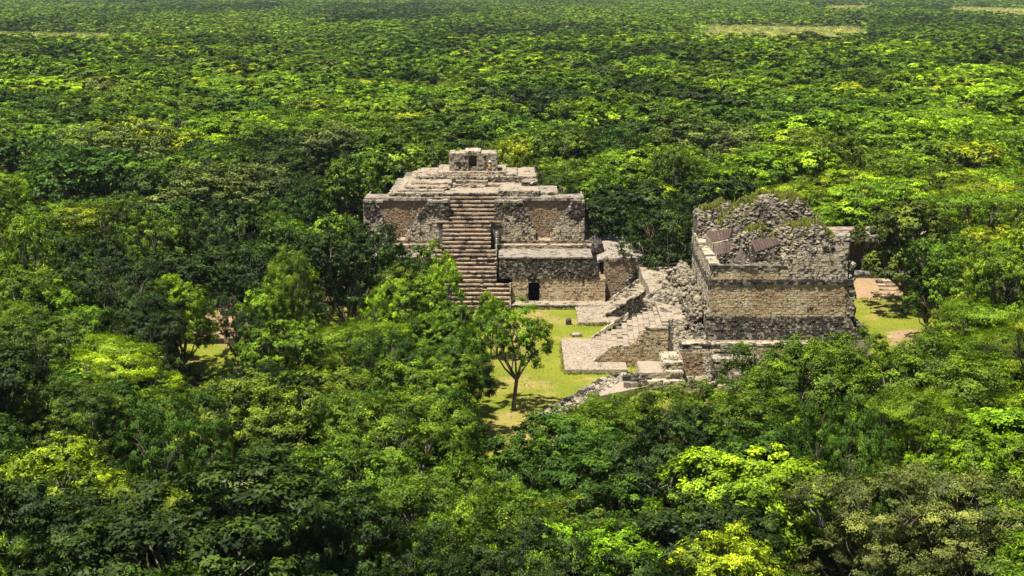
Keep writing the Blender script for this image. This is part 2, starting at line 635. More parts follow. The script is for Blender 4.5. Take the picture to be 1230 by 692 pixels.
# right-end block of the ledges
c = MB()
masonry(c, (8.95, 154.4, 5.1), (1, 0, 0), (0, -1, 0), 1.15, 1.0, .25, (.3, .5))
masonry(c, (8.95, 156.4, 5.1), (0, -1, 0), (-1, 0, 0), 2.0, 1.0, .25, (.3, .5))
c.box(8.98, 10.08, 154.45, 156.5, 3, 6.05)
c.build('end_block', M['black'], pal)

# vault piers with sloping broken edges, one pair in each wing
VY = 156.75
Z0, Z1 = 6.03, 10.45
piers = MB()
blk = MB()
back = MB()


def pier(x0, x1, slope_side, dx):
    w = x1 - x0
    H = Z1 - Z0
    def ins(u, v):
        q = max(0.0, (v - .7) / (H - .7)) * dx
        return u < w - q if slope_side > 0 else u > q
    def low(u, v): return ins(u, v) and v < 2.55 + .5 * math.sin(u * 2.3 + x0)
    def high(u, v): return ins(u, v) and not low(u, v)
    masonry(piers, (x0, VY, Z0), (1, 0, 0), (0, -1, 0), w, H, .23, (.2, .42), inside=low, proud=(0, .07))
    masonry(blk, (x0, VY, Z0), (1, 0, 0), (0, -1, 0), w, H, .2, (.18, .4), inside=high, proud=(0, .12))
    e = .18
    fill = MB()
    if slope_side > 0:
        fill.prism_xz([(x0 + e * .3, Z0 - .1), (x1 - e, Z0 - .1), (x1 - e, Z0 + .7), (x1 - dx - e, Z1 - .03), (x0 + e * .3, Z1 - .03)], VY + .05, 159.0)
    else:
        fill.prism_xz([(x0 + e, Z0 - .1), (x1 - e * .3, Z0 - .1), (x1 - e * .3, Z1 - .03), (x0 + dx + e, Z1 - .03), (x0 + e, Z0 + .7)], VY + .05, 159.0)
    fill.build('pier', M['mortar'], pal)
    # the broken inner edge: stepped stones running back into the vault
    for k in range(18):
        t = k / 17
        z = Z0 + .7 + t * (H - .8)
        x = x1 - t * dx - .12 if slope_side > 0 else x0 + t * dx + .12
        for q in range(6):
            blk.rock((x + rnd.uniform(-.12, .12), VY + .25 + q * .33, z), .22, .7)


pier(-2.0, 2.68, 1, 1.75)
pier(4.3, 8.1, -1, 2.7)
pier(-16.6, -13.9, 1, 1.7)
pier(-12.0, -7.05, -1, 2.7)
masonry(back, (.3, 158.75, Z0), (1, 0, 0), (0, -1, 0), 7.6, Z1 - Z0, .16, (.14, .3), proud=(0, .05))
masonry(back, (-16.4, 158.75, Z0), (1, 0, 0), (0, -1, 0), 9.2, Z1 - Z0, .16, (.14, .3), proud=(0, .05))
piers.build('pier_stones', M['light'], pal, 'stuff')
blk.build('pier_core_stones', M['black'], pal, 'stuff')
back.build('vault_wall', M['brown'], pal, 'stuff')
for x0, x1 in ((-1.7, 8.15), (-16.65, -7.0)):
    c = MB()
    sheet(c, x0, x1, 158.5, 161.3, 10.66, .45, .035, .2)
    c.build('vault_roof', M['roof'], pal)
    for p in ((x0, x0 + 3.0), (x1 - 1.6, x1)) if x0 > -5 else ((x0, x0 + 2.2), (x1 - 2.4, x1)):
        c = MB()
        caps(c, (p[0], VY - .06, 10.4), (p[1], VY - .06, 10.4), .6, .2)
        c.build('cornice', M['grey'], pal)
    c = MB()
    caps(c, (x0 + .8, 158.45, 10.36), (x1 - .8, 158.45, 10.36), .5, .24)
    c.build('cornice', M['grey'], pal)
# right flank, outer corner and the battered buttress beside it
c = MB()
masonry(c, (8.12, VY, Z0), (0, 1, 0), (1, 0, 0), 8, Z1 - Z0, .29, (.25, .52))
masonry(c, (-16.62, VY + 8, Z0), (0, -1, 0), (-1, 0, 0), 8, Z1 - Z0, .29, (.25, .52))
c.build('flank_stones', M['grey'], pal, 'stuff')
c = MB()
c.hexa([(8.2, 156.4, 5.2), (10.3, 156.4, 5.2), (10.3, 161, 5.2), (8.2, 161, 5.2), (8.2, 157.6, 8.4), (9.0, 158.6, 7.4), (9.0, 161, 7.4), (8.2, 161, 8.4)])
c.build('buttress', M['roof'], pal)

# upper tiers
def tier(x0, x1, y0, y1, z0, z1, mat, top='roof', chc=.22):
    c = MB()
    masonry(c, (x0, y0, z0), (1, 0, 0), (0, -1, 0), x1 - x0, z1 - z0, chc, (.25, .5), proud=(0, .08), miss=.03)
    masonry(c, (x1, y0, z0), (0, 1, 0), (1, 0, 0), y1 - y0, z1 - z0, chc, (.25, .5), proud=(0, .08))
    masonry(c, (x0, y1, z0), (0, -1, 0), (-1, 0, 0), y1 - y0, z1 - z0, chc, (.25, .5), proud=(0, .08))
    c.box(x0 + .05, x1 - .05, y0 + .05, y1, z0 - .3, z1 - .06, .5)
    caps(c, (x0, y0 - .05, z1 - .08), (x1, y0 - .05, z1 - .08), .4, .06)
    a = c.build('upper_terrace', M[mat], pal)
    c = MB()
    sheet(c, x0 + .05, x1 - .05, y0 + .15, y1 - .02, z1, .5, .04, .1)
    c.build('terrace_floor', M[top], a)


tier(-13.9, -7.9, 159.15, 172, 10.6, 11.05, 'grey')
tier(-1.35, 3.0, 159.15, 172, 10.6, 11.3, 'grey', 'sand')
tier(3.0, 5.2, 160.4, 166, 10.5, 10.95, 'grey')
tier(-7.95, -1.32, 159.6, 168.6, 10.6, 11.0, 'step', 'sand')
tier(-13.1, -7.8, 160.3, 172, 11.0, 11.22, 'step', 'sand')
tier(-12.3, -7.4, 161.6, 176, 11.18, 11.44, 'grey', 'sand')
tier(-11.7, -7.1, 163.4, 176, 11.4, 11.66, 'step', 'sand')
tier(-7.42, -1.0, 164.6, 177, 10.96, 11.3, 'step', 'sand')
tier(1.2, 2.85, 163.2, 177, 11.28, 11.75, 'black')
tier(-11.2, 2.75, 166.2, 174, 11.2, 12.02, 'grey', 'sand')
tier(-6.6, -2.9, 165.2, 166.4, 11.25, 11.62, 'step', 'sand')
tier(-9.9, .6, 166.75, 173, 12.0, 12.2, 'step', 'sand')
tier(-8.9, -.75, 167.3, 174.5, 11.98, 12.38, 'step', 'sand')
# loose stones on the landing
c = MB()
for k in range(30):
    c.rock((rnd.uniform(-7.2, -3.2), rnd.uniform(163.6, 164.5), 11.08), rnd.uniform(.12, .28), .6)
for (xa, xb, ya, z) in ((-13.8, -8, 159.15, 11.05), (-12.3, -7.5, 161.6, 11.44), (-11.2, 2.7, 166.2, 12.0), (-1.3, 3, 159.2, 11.3), (1.2, 2.8, 163.2, 11.75), (-9.8, .5, 166.8, 12.2)):
    for k in range(int((xb - xa) * 4)):
        c.rock((rnd.uniform(xa, xb), ya + rnd.uniform(-.25, .3), z - rnd.uniform(-.03, .25)), rnd.uniform(.1, .24), .6)
    for k in range(12):
        c.rock((xa + rnd.uniform(-.2, .2), ya + rnd.uniform(0, 3), z - rnd.uniform(0, .3)), rnd.uniform(.12, .28), .6)
        c.rock((xb + rnd.uniform(-.2, .2), ya + rnd.uniform(0, 3), z - rnd.uniform(0, .3)), rnd.uniform(.12, .28), .6)
c.build('fallen_stones', M['grey'], pal, 'stuff')

# shrine on the top: two wall blocks, a doorway, a raised roof over it
shr = bpy.data.objects.new('shrine', None)
COL.objects.link(shr)
shr.parent = pal
shr.location = Vector((-4.6, 168.4, 12.38)) - pal.location
SY = 168.2
zb = 12.36


def shrine_block(x0, x1, z1, name='shrine_wall'):
    c = MB()
    masonry(c, (x0, SY, zb), (1, 0, 0), (0, -1, 0), x1 - x0, z1 - zb, .27, (.25, .5), proud=(0, .1), miss=.04)
    masonry(c, (x1, SY, zb), (0, 1, 0), (1, 0, 0), 3.2, z1 - zb, .27, (.25, .5))
    masonry(c, (x0, SY + 3.2, zb), (0, -1, 0), (-1, 0, 0), 3.2, z1 - zb, .27, (.25, .5))
    c.box(x0 + .04, x1 - .04, SY + .04, SY + 3.2, zb - .2, z1 - .05, .5)
    caps(c, (x0, SY, z1 - .06), (x1, SY, z1 - .06), 3.2, .08)
    c.build(name, M['grey'], shr)


shrine_block(-7.45, -5.2, 14.5)
shrine_block(-4.15, -1.78, 14.5)
c = MB()
c.box(-5.5, -3.85, SY + .1, SY + 3.1, 14.25, 14.72, .4, .04)
caps(c, (-5.6, SY - .05, 14.66), (-3.75, SY - .05, 14.66), 3.2, .12)
c.build('shrine_lintel', M['light'], shr)
c = MB()
c.box(-5.5, -3.85, SY + 1.7, SY + 3.1, zb, 14.3)
masonry(c, (-5.46, SY + 1.66, zb), (1, 0, 0), (0, -1, 0), 1.6, 1.9, .24, (.25, .5))
c.build('doorway_back', M['brown'], shr)
c = MB()
c.box(-5.3, -4.1, SY + .3, SY + 1.0, zb, zb + .5, .7, .05)
c.build('altar_stone', M['step'], shr)

# the grand stairway: every step its own part
R_, T_ = .395, .40
NST = 28
for k in range(NST):
    z1 = 11.05 - R_ * k
    y0 = 159.55 - T_ * (k + 1)
    if k < 8: x0, x1 = -8.25 - .03 * k, -1.32 + .02 * (k % 3)
    elif k < 14: x0, x1 = -7.75, -2.35
    elif k < 22: x0, x1 = -7.6 - .05 * k, -1.72
    else: x0, x1 = -9.2, -.12
    c = MB()
    u = x0
    while u < x1 - .05:
        l = min(rnd.uniform(.35, .9), x1 - u)
        dy = rnd.uniform(-.028, .028)
        c.box(u + .008, u + l - .008, y0 + dy, y0 + T_ + .12, z1 - .13 - (.1 if rnd.random() < .06 else 0), z1 + rnd.uniform(-.018, .012) - (.12 if rnd.random() < .03 else 0), None, .009)
        u += l
    st_ = c.build('step', M['step'], pal)
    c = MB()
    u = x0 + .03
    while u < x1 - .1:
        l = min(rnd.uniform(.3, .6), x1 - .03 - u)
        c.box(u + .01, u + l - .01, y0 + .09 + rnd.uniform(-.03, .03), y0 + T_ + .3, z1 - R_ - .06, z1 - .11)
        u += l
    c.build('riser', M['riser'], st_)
c = MB()
for k in range(NST):                                 # stair cheeks and core
    z1, y0 = 11.05 - R_ * k, 159.55 - T_ * (k + 1)
    x0, x1 = (-8.2, -1.4) if k < 8 else ((-7.7, -2.4) if k < 14 else ((-8.2, -1.8) if k < 22 else (-9.1, -.2)))
    c.box(x0 + .04, x1 - .04, y0 + .2, y0 + T_ + .2, max(0, z1 - 3.2), z1 - .19, .3)
c.build('stair_core', M['mortar'], pal)
c = MB()
masonry(c, (-.14, 148.2, 0), (0, 1, 0), (1, 0, 0), 2.6, 2.5, .3, (.3, .6), inside=lambda u, v: v < .3 + u)
masonry(c, (-1.7, 151.0, 2.6), (0, 1, 0), (1, 0, 0), 5, 4.6, .3, (.3, .6), inside=lambda u, v: v < u * .98)
c.build('stair_cheek', M['light'], pal, 'stuff')

# low kerb platform in front of the gallery
c = MB()
masonry(c, (-.2, 148.5, 0), (1, 0, 0), (0, -1, 0), 8.55, .42, .21, (.3, .6))
masonry(c, (8.35, 148.5, 0), (0, 1, 0), (1, 0, 0), 2.3, .42, .21, (.3, .6))
c.box(-.15, 8.3, 148.55, 150.9, -.1, .36)
caps(c, (-.2, 148.45, .36), (8.35, 148.45, .36), .4, .06)
k_ = c.build('kerb_wall', M['black'], pal)
c = MB()
sheet(c, -.15, 10.1, 148.8, 150.85, .41, .5, .02, .1)
c.build('kerb_floor', M['sand'], pal)

# ---------------------------------------------------------------- collapsed side room at the pyramid's right end
room = thing('side_room', (12.2, 155, 0), 'roofed stone side room with an open brown vault, right of the low gallery', 'ruin')
c = MB()
rf = (lambda x, y: 4.72 + (y - 152.4) * .235 - max(0, 10.4 - x) * .35)
sheet(c, 9.4, 14.4, 152.75, 158.7, rf, .4, .05, .25)
caps(c, (9.6, 152.7, 4.45), (14.3, 152.7, 4.45), .5, .2, jit=.05)
for k in range(40):
    x, y = rnd.uniform(9.6, 14.3), rnd.uniform(152.9, 158.5)
    c.rock((x, y, rf(x, y)), rnd.uniform(.08, .2), .4)
c.build('roof', M['roof'], room)
c = MB()
masonry(c, (10.1, 152.95, 0), (1, 0, 0), (0, -1, 0), 4.3, 4.5, .2, (.16, .36), proud=(0, .04), V=(0, -.04, 1))
c.build('vault_wall', M['brown'], room, 'stuff')
c = MB()
c.box(10.12, 14.6, 153.05, 159, 0, 4.5)
c.build('core', M['mortar_tan'], room)
c = MB()
masonry(c, (14.3, 151.6, 0), (0, 1, 0), (-1, 0, 0), 3.2, 4.5, .22, (.2, .4), inside=lambda u, v: v < 2.0 + u * 1.2)
masonry(c, (12.6, 152.1, 0), (1, 0, 0), (0, -1, 0), 2.1, 4.5, .22, (.2, .4), inside=lambda u, v: v < 2.2 + u * 1.15)
c.prism_xz([(12.7, 0), (14.9, 0), (14.9, 4.5), (12.75, 2.2)], 152.15, 154.8)
for k in range(60):
    u = rnd.random()
    c.rock((12.6 + 2.2 * u, 152.0 + rnd.uniform(0, .9), 2.3 + 2.35 * u + rnd.uniform(-.15, .1)), rnd.uniform(.12, .27), .7)
masonry(c, (14.9, 152.5, 0), (0, 1, 0), (1, 0, 0), 6, 4.6, .26, (.25, .5))
c.build('broken_wall', M['black'], room, 'stuff')

# ---------------------------------------------------------------- two stairways up to the right-hand platform
def stairway(name, label, x0, z1, n, run, ya, yb, skew, mat, broken, apron, wallmat, gaps):
    """steps rise towards +x between ya (near) and yb (far); skew shifts the far end"""
    t = thing(name, ((x0 + x0 + n * run) / 2, (ya + yb) / 2, 0), label, 'stairs')
    r = z1 / n
    for k in range(n):
        c = MB()
        xa = x0 + k * run
        y = ya
        while y < yb - .05:
            l = min(rnd.uniform(.45, .85), yb - y)
            s0, s1 = skew * (y - ya) / (yb - ya), skew * (y + l - ya) / (yb - ya)
            dx = rnd.uniform(-.03, .03)
            zz = (k + 1) * r
            gone = k >= gaps and rnd.random() < broken
            zt = zz - (r + .22 if gone else rnd.uniform(-.03, .04))
            p = [(xa + s0 + dx, y + .012, zz - r - .3), (xa + run * 1.25 + s0, y + .012, zz - r - .3), (xa + run * 1.25 + s1, y + l - .012, zz - r - .3), (xa + s1 + dx, y + l - .012, zz - r - .3)]
            c.hexa(p + [(a, b, zt + rnd.uniform(-.015, .015)) for a, b, q in p])
            y += l
        c.build('step', M[mat], t)
    return t


low = stairway('plaza_stairway', 'nearer stone stairway with missing blocks, rising right from the lawn to the ruin', 7.2, 3.9, 14, .5, 125.75, 134.4, .5, 'pave', .17, None, 'grey', 4)
upp = stairway('plaza_stairway', 'farther stone stairway rising right from the sandy path beside the side room', 9.35, 4.1, 14, .44, 144.0, 151.3, 1.1, 'sand', .16, None, 'grey', 3)
# lower stair: near cheek in two stages, far balustrade
c = MB()
chk = lambda u, v: v < min(.15 + u * .84, 1.85) if u < 3.5 else (v < min(1.85 + (u - 3.5) * 1.0, 3.62))
masonry(c, (7.1, 125.45, 0), (1, 0, 0), (0, -1, 0), 7.2, 3.7, .25, (.25, .5), inside=chk)
c.prism_xz([(7.3, 0), (14.2, 0), (14.2, 3.5), (12.3, 3.5), (10.7, 1.78), (9.3, 1.78)], 125.5, 125.95)
masonry(c, (14.3, 125.45, 0), (0, 1, 0), (1, 0, 0), 1.5, 3.5, .25, (.25, .5))
c.build('cheek_wall', M['tan'], low, 'stuff')
for a_, b_, w_ in (((7.05, 125.4, .12), (9.25, 125.4, 1.82), .45), ((9.25, 125.4, 1.8), (10.75, 125.4, 1.8), .5), ((12.2, 125.4, 3.5), (14.3, 125.4, 3.6), .7)):
    c = MB()
    caps(c, a_, b_, w_, .12)
    c.build('coping', M['light'], low)
c = MB()
caps(c, (7.7, 134.35, .1), (10.4, 134.35, 2.0), .45, .3)
caps(c, (10.4, 134.4, 1.9), (11.8, 134.4, 2.9), .45, .3, miss=.3)
masonry(c, (7.7, 134.9, 0), (1, 0, 0), (0, 1, 0), 6.5, 3.5, .25, (.25, .5), inside=lambda u, v: v < u * .62)
c.build('balustrade', M['light'], low)
c = MB()
sheet(c, 4.85, 10.4, 122.95, 134.2, .4, .45, .025, .38)
for k in range(1):
    masonry(c, (4.8, 122.9, 0), (1, 0, 0), (0, -1, 0), 5.6, .38, .38, (.35, .7))
    masonry(c, (4.8, 134.0, 0), (0, -1, 0), (-1, 0, 0), 11.0, .38, .38, (.35, .7))
for k in range(700):
    c.rock((rnd.uniform(4.9, 10), rnd.uniform(123, 134), .41), rnd.uniform(.04, .1), .5)
c.build('apron', M['pave'], low)
# upper stair
c = MB()
masonry(c, (9.25, 143.7, 0), (1, 0, 0), (0, -1, 0), 6.3, 4.2, .25, (.22, .45), inside=lambda u, v: v < .1 + u * .66)
c.prism_xz([(9.5, 0), (15.5, 0), (15.5, 3.9)], 143.75, 144.2)
c.build('cheek_wall', M['black'], upp, 'stuff')
c = MB()
caps(c, (9.2, 143.6, .12), (15.4, 143.6, 4.1), .42, .1)
c.build('coping', M['light'], upp)
c = MB()
caps(c, (10.4, 151.25, .15), (15.3, 151.25, 3.55), .32, .2)
c.build('balustrade', M['light'], upp)
c = MB()
sheet(c, 6.8, 12, 141.3, 151.2, .33, .5, .02, .3)
masonry(c, (6.75, 141.2, 0), (1, 0, 0), (0, -1, 0), 5.2, .34, .34, (.35, .7))
for k in range(300):
    c.rock((rnd.uniform(6.9, 10.5), rnd.uniform(141.4, 151), .34), rnd.uniform(.04, .1), .5)
c.build('apron', M['sand'], upp)

# ---------------------------------------------------------------- platform carrying the right-hand ruin
plat = thing('rubble_platform', (18, 134, 0), 'tumbled stone platform with grey boulders between the stairways and the ruin', 'ruin')
c = MB()
hp = lambda x, y: 3.95 + .12 * math.sin(x * 1.1 + y * .7)
sheet(c, 13.9, 19, 127.5, 152.5, hp, .6, .06, 3.9)
c.box(14.3, 31, 125.9, 146, 0, 3.3)
c.box(15.9, 32.3, 123.5, 130, 0, 2.95)
c.build('platform_core', M['sand'], plat)


def add_boulders(pts, mat=M['rubble'], name='boulder'):
    for (x, y, z, r) in pts:
        c = MB()
        c.rock((x, y, z), r, .75)
        c.build(name, mat, plat)


bl = []
for k in range(150):                                  # along the ruin's left wall
    t = rnd.random()
    y = 126 + 20 * t
    x = 18.0 - abs(rnd.gauss(0, .9))
    bl.append((x, y, 4.1 + max(0, 1.9 - (18 - x) * .85) * rnd.uniform(.6, 1.0), rnd.uniform(.22, .5)))
for k in range(110):                                  # heap between the stairways
    a, q = rnd.uniform(0, 6.28), rnd.random() ** .6
    x, y = 15.3 + 1.9 * q * math.cos(a), 137.0 + 4.6 * q * math.sin(a)
    bl.append((x, y, 3.7 + 1.5 * (1 - q) - .5 * q, rnd.uniform(.25, .58)))
add_boulders(bl)
c = MB()
for k in range(1500):
    if rnd.random() < .5:
        x, y = 18.2 - abs(rnd.gauss(0, 1.0)), rnd.uniform(124.5, 146)
        z = 4.0 + max(0, 1.7 - (18.2 - x) * .8)
    else:
        a, q = rnd.uniform(0, 6.28), rnd.random() ** .5
        x, y = 15.3 + 2.1 * q * math.cos(a), 137.0 + 5.0 * q * math.sin(a)
        z = 3.6 + 1.3 * (1 - q) - .3 * q
    c.rock((x, y, z), rnd.uniform(.1, .24), .75)
for k in range(900):                                  # stony bank left of the plinth
    u, v = rnd.random(), rnd.random()
    x, y = 14.6 + 3.4 * u, 122.6 + 4.4 * v
    c.rock((x, y, 2.2 + 1.75 * v + .3 * u), rnd.uniform(.1, .24), .7)
c.build('rubble', M['rubble'], plat, 'stuff')
c = MB()
c.hexa([(14.4, 122.2, 0), (18.2, 122.2, 0), (18.2, 128, 0), (14.4, 128, 0), (14.4, 122.4, 2.1), (18.2, 122.4, 2.5), (18.2, 127.2, 4.2), (14.4, 127.2, 3.9)])
for k in range(26):
    q = (0.5, 0.5)
c.build('bank', M['mortar'], plat)

# ---------------------------------------------------------------- the right-hand ruined temple
tw = thing('ruined_temple', (24, 132, 3), 'tall ruined stone temple with ochre wall, black plinth and grassy rubble top', 'ruin')
X0, X1, FY, BY = 17.8, 30.3, 123.9, 142.0
SK = .035                                            # the side walls swing right a little going back


def lx(y): return X0 + (y - FY) * SK


c = MB()
masonry(c, (X0 - .35, FY - .25, 3.0), (1, 0, 0), (0, -1, 0), 14.2, 2.1, .2, (.18, .38), proud=(0, .12), V=(0, .12, 1), miss=.02,
        inside=lambda u, v: u < 14.2 - v * .75)
c.build('plinth_stones', M['black'], tw, 'stuff')
c = MB()
c.hexa([(X0 - .3, FY - .2, 2.6), (X0 + 13.7, FY - .2, 2.6), (X0 + 13.7, BY, 2.6), (X0 - .3, BY, 2.6), (X0 - .25, FY + .08, 5.06), (X0 + 12.6, FY + .08, 5.06), (X0 + 12.6, BY, 5.06), (X0 - .25, BY, 5.06)])
for k in range(90):                                   # broken right end of the plinth
    t = rnd.random()
    c.rock((X1 + .2 + (1 - t) * 1.6 + rnd.uniform(-.2, .2), FY + rnd.uniform(-.2, 3), 3.0 + t * 2.2), rnd.uniform(.15, .33), .7)
c.build('plinth', M['black'], tw)
c = MB()
masonry(c, (X0, FY, 5.06), (1, 0, 0), (0, -1, 0), 12.2, 2.92, .205, (.24, .5), proud=(0, .035), gap=.025)
c.build('front_wall', M['tan'], tw, 'stuff')
c = MB()
masonry(c, (X0 + 12.2, FY, 5.06), (1, 0, 0), (0, -1, 0), .75, 2.9, .22, (.2, .4), proud=(-.05, .1), miss=.15)
for k in range(140):
    t = rnd.random()
    c.rock((X1 - .05 + rnd.uniform(-.25, .2) + (1 - t) * .5, FY + .25 + rnd.uniform(0, 2.5), 5.1 + t * 4.6), rnd.uniform(.22, .42), .8)
c.build('broken_corner', M['grey'], tw, 'stuff')
c = MB()
sd = Vector((SK, 1, 0)).normalized()
masonry(c, (X0 - .02 + 18 * SK, BY, 3.6), (-sd.x, -sd.y, 0), (-1, SK, 0), 18.1, 4.4, .28, (.3, .6), proud=(0, .04))
c.build('side_wall', M['light'], tw, 'stuff')
c = MB()
c.hexa([(X0 + .04, FY + .06, 5), (X1 - .1, FY + .06, 5), (X1 + .4, BY, 5), (lx(BY) + .04, BY, 5), (X0 + .04, FY + .06, 8.0), (X1 - .1, FY + .06, 8.0), (X1 + .4, BY, 8.0), (lx(BY) + .04, BY, 8.0)])
c.build('core', M['mortar_tan'], tw)
# medial moulding: projecting black band, then a light course, then capping
c = MB()
masonry(c, (X0 - .12, FY - .1, 7.98), (1, 0, 0), (0, -1, 0), 12.9, .5, .25, (.25, .5), proud=(0, .1), miss=.03)
c.box(X0 - .08, X1 + .0, FY - .07, FY + .5, 7.97, 8.46)
masonry(c, (lx(BY) - .2, BY, 7.98), (-sd.x, -sd.y, 0), (-1, SK, 0), 18.3, .5, .25, (.3, .6), proud=(0, .06))
c.build('moulding', M['black'], tw, 'stuff')
c = MB()
masonry(c, (X0 - .05, FY - .05, 8.48), (1, 0, 0), (0, -1, 0), 7.0, .85, .28, (.25, .5), proud=(0, .04))
c.build('frieze_stones', M['tan'], tw, 'stuff')
c = MB()
masonry(c, (lx(BY) - .08, BY, 8.48), (-sd.x, -sd.y, 0), (-1, SK, 0), 18.1, 1.25, .3, (.3, .6), proud=(0, .05))
caps(c, (X0 - .15, FY - .1, 9.66), (lx(BY) - .1, BY, 9.66), .9, .15, side=-1)
c.build('side_frieze', M['light'], tw, 'stuff')
c = MB()
masonry(c, (X0 - .06, FY - .08, 9.3), (1, 0, 0), (0, -1, 0), 6.2, .45, .22, (.3, .6), proud=(0, .08), miss=.05)
c.box(X0 - .05, X0 + 6.6, FY - .05, FY + .9, 8.4, 9.68)
c.hexa([(X0 - .05, FY, 8.4), (X0 + .9, FY, 8.4), (lx(BY) + .9, BY, 8.4), (lx(BY) - .05, BY, 8.4), (X0 - .05, FY, 9.68), (X0 + .9, FY, 9.68), (lx(BY) + .9, BY, 9.68), (lx(BY) - .05, BY, 9.68)])
c.build('parapet', M['black'], tw)


# upper front wall on the right: pale courses under a broken sloping top
def uptop(u): return 10.1 + min(1.0, max(0, u - .3) / 3.6) * 1.25 + (.5 if u > 4.6 else 0)


c = MB()
masonry(c, (X0 + 6.3, FY, 8.48), (1, 0, 0), (0, -1, 0), 5.9, 3.5, .23, (.24, .48), inside=lambda u, v: 8.48 + v < uptop(u), proud=(0, .07), gap=.03, V=(0, .05, 1))
c.build('upper_wall_stones', M['light'], tw, 'stuff')
c = MB()
for k in range(22):
    u = k * .27
    c.box(X0 + 6.35 + u, X0 + 6.62 + u, FY + .16, FY + 1.6, 8.4, uptop(u) - .12)
c.build('upper_wall_core', M['mortar'], tw)
c = MB()
for k in range(150):
    u = rnd.uniform(0, 6)
    c.rock((X0 + 6.3 + u, FY + .1 + rnd.uniform(0, 1.6), uptop(u) + rnd.uniform(-.15, .12)), rnd.uniform(.13, .3), .65)
c.build('wall_top_rubble', M['rubble'], tw, 'stuff')


# rubble heart: a height field with two humps and loose stones all over it
def bump(x, y, cx, cy, rx, ry, h):
    if y < cy: ry *= .5
    return h * math.exp(-(((x - cx) / rx) ** 2 + ((y - cy) / ry) ** 2) ** 1.6)


def hz(x, y):
    z = 9.35
    w = .16 * math.sin(x * 2.1 + y) + .1 * math.sin(x * 4.3 - y * 1.7)
    z = max(z, 8.6 + bump(x, y, 25.8, 137.6, 6.2, 4.0, 5.3 + w), 8.6 + bump(x, y, 20.6, 138.9, 3.2, 3.4, 4.2 + w), 8.6 + bump(x, y, 19.3, 140.5, 1.9, 2.2, 3.6),
            8.6 + bump(x, y, 27.2, 130.6, 3.9, 3.2, 3.7 + w * .8), 8.6 + bump(x, y, 23.2, 132.6, 1.8, 2.2, 3.0 + w), 8.6 + bump(x, y, 20.8, 126.6, 1.0, 1.3, 3.3))
    if x > 27.6: z = min(z, 14.2 - (x - 27.6) * 1.05)
    return z


c = MB()
sheet(c, X0 + .6, X1 + .5, FY + .9, BY - .1, lambda x, y: hz(x, y), .33, .07, 2.5)
c.build('rubble_core', M['mortar'], tw)
c = MB()
for k in range(11000):
    x, y = rnd.uniform(X0 + .6, X1 + .5), rnd.uniform(FY + .9, BY)
    z = hz(x, y)
    if z < 9.5 and rnd.random() < .7: continue
    c.rock((x, y, z), rnd.choice((.1, .13, .16, .2, .27)) * rnd.uniform(.8, 1.15), .6)
c.build('rubble_stones', M['rubble'], tw, 'stuff')
c = MB()
for k in range(14000):                                 # grass growing on the humps
    x, y = rnd.uniform(X0 + 1, X1), rnd.uniform(FY + 3, BY - .3)
    z = hz(x, y)
    if z < 10.9 or math.sin(x * 1.7) + math.sin(y * 2.1 + x) < -.8: continue
    if max(abs(hz(x, y - .3) - z), abs(hz(x + .3, y) - z)) > .42 and rnd.random() < .88: continue
    for q in range(4):
        a, l = rnd.uniform(0, 6.28), rnd.uniform(.28, .55)
        dx, dy = math.cos(a) * .1, math.sin(a) * .1
        c.face([(x - dx, y - dy, z), (x + dx, y + dy, z), (x + rnd.uniform(-.15, .15), y + rnd.uniform(-.15, .15), z + l)])
c.build('ruin_grass', M['grass'], tw, 'stuff')
# low inner wall and pale ledge behind the parapet
c = MB()
masonry(c, (20.8, 130.0, 9.2), (1, 0, 0), (0, -1, 0), 1.4, 1.4, .22, (.25, .5))
c.box(20.85, 22.15, 130.05, 130.6, 8.6, 10.55)
c.build('inner_pier', M['rubble'], tw)
# brown protective roof sheets, ribbed


def roof_sheet(a, b, cc, d, n=9):
    a, b, cc, d = map(Vector, (a, b, cc, d))
    m = MB()
    nrm = (b - a).cross(d - a).normalized() * .022
    for i in range(n):
        t0, t1 = i / n, (i + 1) / n - .012
        p = [a.lerp(b, t0), a.lerp(b, t1), d.lerp(cc, t1), d.lerp(cc, t0)]
        up = [q + nrm * (1 + (i % 2) * .6) for q in p]
        m.hexa([tuple(q - nrm) for q in p] + [tuple(q) for q in up])
    return m.build('protective_roof', M['panel'], tw)


def q4(*pp): return [gy(px, py, y) for px, py, y in pp]


for quad in ([(857, 292, 130.5), (876, 286, 130.5), (880, 274, 134.0), (848, 280, 134.0)],
             [(861, 307, 126.4), (889, 300, 126.4), (891, 287, 129.6), (858, 294, 129.6)],
             [(908, 303, 127.0), (938, 293, 127.0), (932, 284.5, 129.8), (902, 289, 129.8)]):
    roof_sheet(*q4(*quad))
    p4 = q4(*quad)
    c = MB()
    c.hexa([(p[0], p[1] + .05, 8.8) for p in p4] + [(p[0], p[1] + .05, p[2] - .1) for p in p4])
    for k in range(60):
        t, h_ = rnd.random(), rnd.random()
        a, b = p4[0], p4[1]
        c.rock((a[0] + (b[0] - a[0]) * t, a[1] + (b[1] - a[1]) * t + .02, 9.2 + (a[2] + (b[2] - a[2]) * t - 9.35) * h_), rnd.uniform(.09, .17), .7)
    c.build('roof_support', M['rubble'], tw)
c = MB()
for quad in ([(856, 293.5, 130.3), (884, 287, 130.3)],):
    a, b = q4((quad[0][0], quad[0][1], quad[0][2]), (quad[1][0], quad[1][1], quad[1][2]))
    caps(c, (a[0], a[1], a[2] - .1), (b[0], b[1], b[2] - .1), .3, .16, bl=(1.2, 2))
c.build('beam', M['light'], tw)

